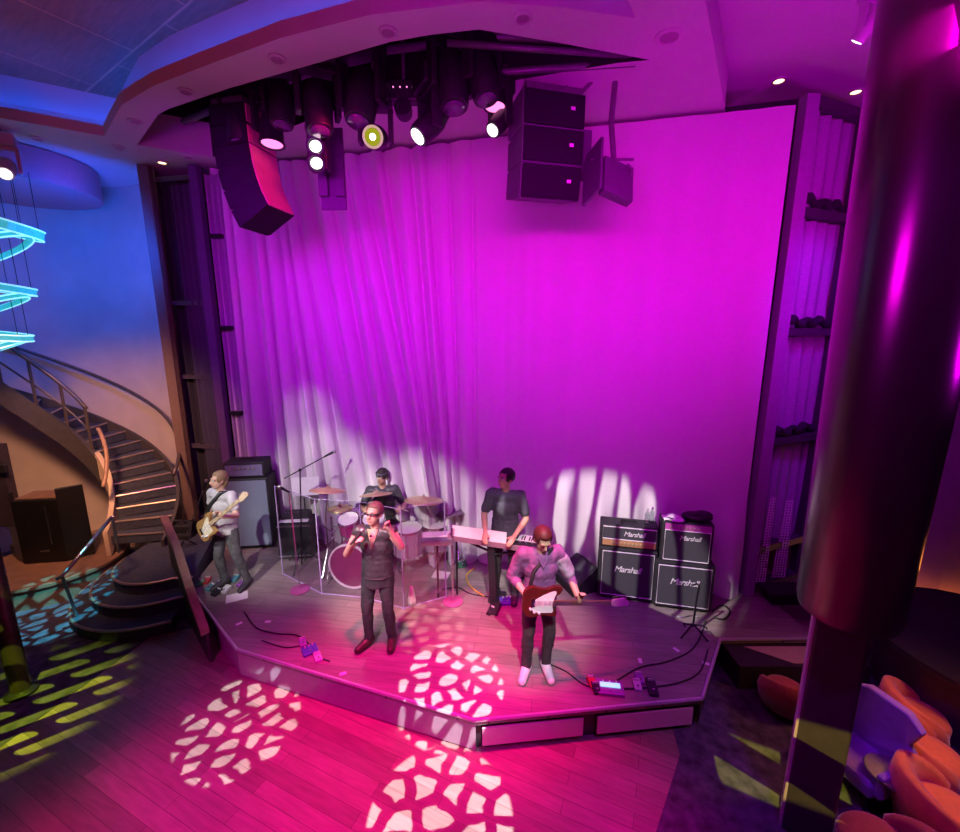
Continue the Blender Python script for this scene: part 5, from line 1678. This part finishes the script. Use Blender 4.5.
REDG = mat('guitar_red_burst', (0.09, 0.012, 0.012), 0.25, var=0.25, scale=6)
NECKR = mat('neck_rosewood', (0.12, 0.05, 0.035), 0.45, var=0.2)
MAPLE = mat('maple', (0.70, 0.56, 0.38), 0.35, var=0.1)
GRNG = mat('bass_amber', (0.34, 0.20, 0.07), 0.3, var=0.2)
CREAM = mat('cream_pickguard', (0.72, 0.66, 0.5), 0.4, var=0.04)

# ---------- guitarist
gp = P(537, 672)
guy, j, H = person('guitarist', 'person in a violet shirt and white sneakers playing a red guitar, head bowed', (gp.x, gp.y, STAGE_Z), R(6),
    dict(head=(.0, -.075, 1.615), neck=(0, -.02, 1.475), chest=(0, -.01, 1.27),
         elR=(-.30, .04, 1.17), wrR=(-.14, -.21, 1.02), haR=(-.06, -.235, .99), sideR=(.2, -.1, 1),
         elL=(.32, -.02, 1.16), wrL=(.36, -.22, 1.0), haL=(.37, -.235, 1.08), sideL=(-.9, 0, .1),
         anL=(.10, .02, .09), toL=(.11, -.17, .035), anR=(-.12, .01, .09), toR=(-.20, -.15, .035)),
    yaw=8, pitch=28, shirt=CLV, sleeve=1.35, hem=.84, pants=CLP, shoes=SHOEW, hair=HRED, hairlen=.015, scale=.96)
# patterned sleeve panel and pale collar
PLAID = mat('pale_print_sleeve', (0.50, 0.42, 0.56), 0.8, var=0.55, scale=9)
m = MB(); m.caps(lerp(j['shL'], j['elL'], .30), lerp(j['shL'], j['elL'], .85), .082, .072); o = m.build('printed_sleeve', PLAID, guy, smooth=True); remesh(o, .013, 2, .008)
m = MB(); m.tube([(-.05, -.07, 1.47), (-.03, -.125, 1.40), (0, -.135, 1.33), (.03, -.125, 1.40), (.05, -.07, 1.47)], .014, 6); m.build('collar', CLV, guy, smooth=True)
ge = Euler((R(-8), R(7), guy.rotation_euler.z + R(4)), 'XYZ').to_matrix()
guitar('electric_guitar', 'red electric guitar with white pickguard and pale headstock, played front right', W(guy, (-.01, -.225, 1.02)), ge, REDG, WHITEP, NECKR, WHITEP, .60)
m = MB(); m.tube([(-.16, -.19, 1.1), (-.1, -.135, 1.3), (.1, -.06, 1.5), (.16, .05, 1.46), (.02, .16, 1.25), (-.18, .1, 1.06)], .02, 6); m.build('guitar_strap', TOLEX, guy, smooth=True)

# ---------- bassist
bp_ = P(233, 586)
bas, j, H = person('bassist', 'person in a pale tee playing a bass guitar at the far left microphone', (bp_.x, bp_.y, STAGE_Z), R(-22),
    dict(elR=(-.30, .02, 1.18), wrR=(-.17, -.20, 1.02), haR=(-.09, -.235, .99), sideR=(.2, -.1, 1),
         elL=(.30, -.04, 1.18), wrL=(.30, -.24, 1.24), haL=(.27, -.27, 1.31), sideL=(-.8, -.2, .1),
         anL=(.19, .10, .09), toL=(.25, -.08, .035), knL=(.16, -.0, .5), anR=(-.12, -.02, .09), toR=(-.15, -.20, .035), knR=(-.12, -.08, .5)),
    yaw=-14, pitch=-4, shirt=CLW, sleeve=.6, hem=.86, pants=CLJ, shoes=CLB, hair=HBLO, hairlen=.02, scale=.96)
be = Euler((R(-6), R(-36), bas.rotation_euler.z), 'XYZ').to_matrix()
guitar('bass_guitar', 'amber bass guitar with cream pickguard, neck raised, held at the far left', W(bas, (-.03, -.23, 1.03)), be, GRNG, CREAM, MAPLE, MAPLE, .74, 1.0, 4)
m = MB(); m.tube([(-.17, -.18, 1.06), (-.08, -.14, 1.3), (.09, -.08, 1.5), (.15, .04, 1.47), (.02, .16, 1.25), (-.16, .12, 1.05)], .028, 6); m.build('guitar_strap', BLACK, bas, smooth=True)

# ---------- keyboardist
kp = P(505, 602)
key, j, H = person('keyboardist', 'person in a charcoal tee standing behind the white keyboard, face turned to the mic', (kp.x, kp.y + .1, STAGE_Z), R(-14),
    dict(elR=(-.27, -.04, 1.16), wrR=(-.20, -.26, 1.02), haR=(-.19, -.36, .99), sideR=(.9, -.2, .3),
         elL=(.27, -.06, 1.16), wrL=(.16, -.27, 1.02), haL=(.13, -.37, .99), sideL=(-.9, -.2, .3)),
    yaw=-38, pitch=-6, shirt=CLG, sleeve=.72, hem=.86, pants=CLP, shoes=CLB, hair=HBLK, skin=SKIND, scale=1.03, curl=.45)

# ---------- drummer (seated)
dp_ = Vector((kloc.x + .18, kY + .55, STAGE_Z))
drm, j, H = person('drummer', 'person with a dark bandana seated behind the drum kit', dp_, R(8),
    dict(pelvis=(0, 0, .62), chest=(0, -.03, .95), neck=(0, -.04, 1.17), head=(0, -.06, 1.33),
         shL=(.19, -.03, 1.11), elL=(.33, -.10, .86), wrL=(.30, -.33, .90), haL=(.28, -.42, .93), sideL=(-.4, 0, 1),
         shR=(-.19, -.03, 1.11), elR=(-.32, -.12, .88), wrR=(-.26, -.34, .92), haR=(-.23, -.43, .95), sideR=(.4, 0, 1),
         hiL=(.10, -.02, .58), knL=(.25, -.40, .56), anL=(.25, -.42, .10), toL=(.27, -.60, .035),
         hiR=(-.10, -.02, .58), knR=(-.22, -.36, .54), anR=(-.22, -.40, .10), toR=(-.24, -.58, .035)),
    yaw=-24, pitch=2, shirt=CLB, sleeve=.7, hem=.56, pants=CLP, shoes=CLB, hair=HBLK, skin=SKIND, scale=1.0, curl=.9)
BAND = mat('bandana_cloth', (0.07, 0.06, 0.08), 0.8, var=0.5, scale=30)
m = MB(); m.lathe([(.084, .03), (.09, .055), (.088, .085), (.08, .085), (.082, .03)], (0, 0, 0), 28, M=H @ Matrix.Diagonal((1, 1.14, 1, 1))); m.build('bandana', BAND, drm, smooth=True)
def stick(label, a, b):
    a, b = W(drm, a), W(drm, b)
    m = MB(); m.cone(Vector((0, 0, 0)), b - a, .008, .005, 8); o = m.build('drumstick', MAPLE); o.location = a; tag(o, label, 'drumstick', 'drumsticks')
stick('pale drumstick in the drummer\'s hand nearer the hi-hat', (-.25, -.38, .93), (-.10, -.70, 1.02))
stick('pale drumstick in the drummer\'s hand nearer the floor tom', (.29, -.38, .92), (.42, -.68, 1.0))

# ================================================================== FLOOR CLUTTER
def cable(name, label, pts, r=.007, m_=None, group='stage cables'):
    P3 = [Vector(p) for p in pts]
    out = []
    for i in range(len(P3) - 1):
        a, b, c, d = P3[max(i - 1, 0)], P3[i], P3[i + 1], P3[min(i + 2, len(P3) - 1)]
        for k in range(6):
            t = k / 6
            out.append(.5 * ((2 * b) + (c - a) * t + (2 * a - 5 * b + 4 * c - d) * t * t + (3 * b - a - 3 * c + d) * t ** 3))
    out.append(P3[-1])
    for q in out: q.z = STAGE_Z + r + .001
    m = MB(); m.tube(out, r, 6); o = m.build(name, m_ or BLACK, smooth=True)
    return tag(o, label, 'cable', group)


YC = mat('yellow_cable', (0.75, 0.50, 0.05), 0.5, var=0.05)
cable('yellow_cable', 'yellow cable curling on the stage below the keyboard', [P(475, 568), P(467, 575), P(468, 583), P(474, 590), P(484, 597)], .009, YC)
cable('black_cable', 'black cable looping from the keyboard stand towards its left', [P(512, 600), P(492, 598), P(470, 594), P(458, 588), P(442, 590)], .008)
cable('black_cable', 'black cable snaking from the left pedals to the stage centre', [P(244, 612), P(256, 628), P(276, 634), P(300, 637), P(318, 655)], .008)
cable('black_cable', 'black cable crossing the front left stage edge beside the tuner pedal', [P(262, 641), P(285, 648), P(306, 646), P(312, 655), P(330, 662)], .007)
cable('black_cable', 'black cable from the pedalboard towards the right guitar cabinet', [P(612, 684), P(640, 668), P(668, 662), P(694, 648), P(706, 622)], .008)
cable('black_cable', 'long black cable running along the right front stage edge', [P(616, 690), P(650, 688), P(680, 683), P(700, 672), P(708, 650)], .008)
cable('black_cable', 'black cable from the guitarist to his pedalboard', [P(548, 664), P(566, 672), P(582, 684), P(598, 690)], .007)
cable('grey_cable', 'pale cable lying in front of the right guitar cabinet', [P(672, 614), P(682, 618), P(694, 616), P(706, 624)], .006, STEEL)
cable('black_cable', 'black cables bunched behind the right guitar cabinet', [P(712, 612), P(722, 606), P(730, 612), P(724, 620), P(714, 618)], .012)

# pedals
PEDC = {'blue': (0.08, 0.10, 0.45), 'violet': (0.30, 0.08, 0.42), 'red': (0.5, 0.05, 0.06), 'green': (0.06, 0.35, 0.12), 'silver': (0.6, 0.6, 0.62), 'white': (0.75, 0.75, 0.75), 'black': (0.02, 0.02, 0.025), 'teal': (0.10, 0.35, 0.40)}


def pedal(label, u, v, col, rz=0, wd=.075, dp=.125, h=.05, group='effect pedals', screen=None):
    p = P(u, v)
    t = thing('effect_pedal', label, 'pedal', p, R(rz), group)
    m = MB(); m.rings([[Vector((x, y, z)) for y, z in ((-dp / 2, 0), (dp / 2, 0), (dp / 2, h), (-dp / 2, h * .6))] for x in (-wd / 2, wd / 2)]); m.build('housing', mat('pedal_' + col, PEDC[col], 0.4, 0.2, var=.08), t, bevel=.005)
    m = MB(); m.cone((0, -dp * .25, h * .6), (0, -dp * .25, h * .72 + .012), .012, seg=10); m.build('foot_switch', CHROME, t)
    for x in (-wd * .25, 0, wd * .25):
        m = MB(); m.cone((x, dp * .3, h * .9), (x, dp * .3, h + .016), .008, seg=8); m.build('knob', WHITEP, t)
    if screen:
        m = MB(); m.box((0, 0.02, h * .86), (wd * .75, dp * .3, .012), Matrix.Rotation(R(9), 4, 'X')); m.build('screen', screen, t)
    return t


SCR = mat('lit_tuner_screen', (0.4, 0.7, 0.8), 0.3, emit=(0.25, 0.65, 0.8), strength=1.2)
LEDR = mat('red_indicator', (0.8, 0.1, 0.1), 0.3, emit=(1, 0.02, 0.08), strength=3)
pedal('wide violet floor processor with a lit pale screen at the front right edge', 610, 690, 'violet', -8, .26, .16, .05, 'guitarist pedals', SCR)
pedal('small red pedal left of the lit processor', 592, 684, 'red', 10, group='guitarist pedals')
pedal('black pedal left of the lit processor, nearest the guitarist', 596, 690, 'black', 5, group='guitarist pedals')
pedal('silver pedal right of the lit processor', 637, 687, 'silver', -6, group='guitarist pedals')
pedal('violet pedal behind the silver one at the right front', 639, 680, 'violet', -6, group='guitarist pedals')
pedal('black wah pedal right of the silver one', 652, 689, 'black', -8, .09, .2, group='guitarist pedals')
pedal('blue pedal tilted on the front left stage near the centre', 310, 652, 'blue', 35, .16, .12, group='centre pedals')
pedal('silver pedal touching the tilted blue one, nearer the edge', 318, 659, 'silver', 35, group='centre pedals')
pedal('violet pedal behind the tilted blue one', 303, 644, 'violet', 30, group='centre pedals')
for u, v, c, lab in ((193, 578, 'silver', 'silver pedal at the rear of the bass player cluster'), (199, 585, 'green', 'green pedal at the left of the bass player cluster'), (207, 582, 'red', 'red pedal in the middle of the bass player cluster'),
                     (211, 589, 'teal', 'teal pedal in front of the red one by the bassist'), (219, 586, 'violet', 'violet pedal in the middle right of the bass cluster'), (226, 591, 'white', 'white pedal at the right of the bass cluster'), (217, 594, 'black', 'black pedal nearest the stage edge in the bass cluster'), (235, 580, 'teal', 'teal pedal under the bassist\'s foot side'), (242, 585, 'violet', 'violet pedal right of the bassist\'s shoes')):
    pedal(lab, u, v, c, random.uniform(-25, 25), .085, .13, .055, 'bassist pedals')
pedal('blue stage box under the keyboard by the column foot', 507, 603, 'blue', 5, .2, .12, .06, 'keyboard pedals')
pedal('black sustain pedal with a pale tip in front of the keyboard', 491, 612, 'black', -30, .06, .16, .04, 'keyboard pedals')
pedal('green junction box behind the drums at the right', 462, 566, 'green', 20, .14, .12, .06, 'keyboard pedals')

# papers
def paper(label, u, v, rz, wd=.21, dp=.28):
    p = P(u, v); m = MB(); m.box((0, 0, .002), (wd, dp, .003))
    o = m.build('set_list', PAPER); o.location = p; o.rotation_euler = (0, 0, R(rz)); tag(o, label, 'paper', 'paper sheets on stage')
paper('white set list sheet in front of the bassist', 237, 597, -62, .20, .26)
paper('white sheet lying right of the singer before the floor toms', 441, 575, 76, .2, .24)
paper('white sheet behind the singer on the drum riser side', 409, 562, 60, .16, .2)
for i, (u, v, lab) in enumerate(((268, 622, 'small white tape mark nearest the left stage edge cable'), (239, 624, 'small white tape mark near the front left corner'), (640, 661, 'white tape scrap at the right stage behind the processor'), (676, 650, 'tiny white scrap before the right guitar cabinet'), (706, 664, 'pair of white scraps by the right front edge'), (343, 674, 'white scrap at the front edge below the singer'))):
    p = P(u, v); m = MB(); m.box((0, 0, .004), (.07, .04, .006)); o = m.build('tape_scrap', PAPER); o.location = p; o.rotation_euler = (0, 0, i * .7); tag(o, lab, 'tape', 'tape scraps')
# white towel by the drums
p = P(412, 605)
m = MB(); m.lathe([(0.001, 0), (.05, .0), (.055, .08), (.035, .2), (.02, .27), (0.001, .28)], seg=16)
o = m.build('white_towel', PAPER, smooth=True); o.location = p; tag(o, 'white crumpled towel standing at the right foot of the drum shield', 'towel')
# guitar stand
gs = P(692, 634)
t = thing('guitar_stand', 'thin black hook guitar stand before the right guitar cabinet', 'guitar stand', gs, R(-10))
m = MB(); m.tube([(0, 0, .0 + .1), (.02, .02, .5), (.03, .02, .62), (.0, .0, .66), (-.07, -.02, .645)], .011, 6); m.build('upright', BLACK, t, smooth=True)
for x, y in ((-.16, -.12), (.14, -.12), (.02, .16)):
    m = MB(); m.tube([(0, 0, .14), (x, y, .012)], .010, 6); m.build('leg', BLACK, t)
m = MB(); m.tube([(-.12, -.1, .16), (-.12, -.02, .14), (.12, -.02, .14), (.12, -.1, .16)], .010, 6); m.build('cradle', BLACK, t)
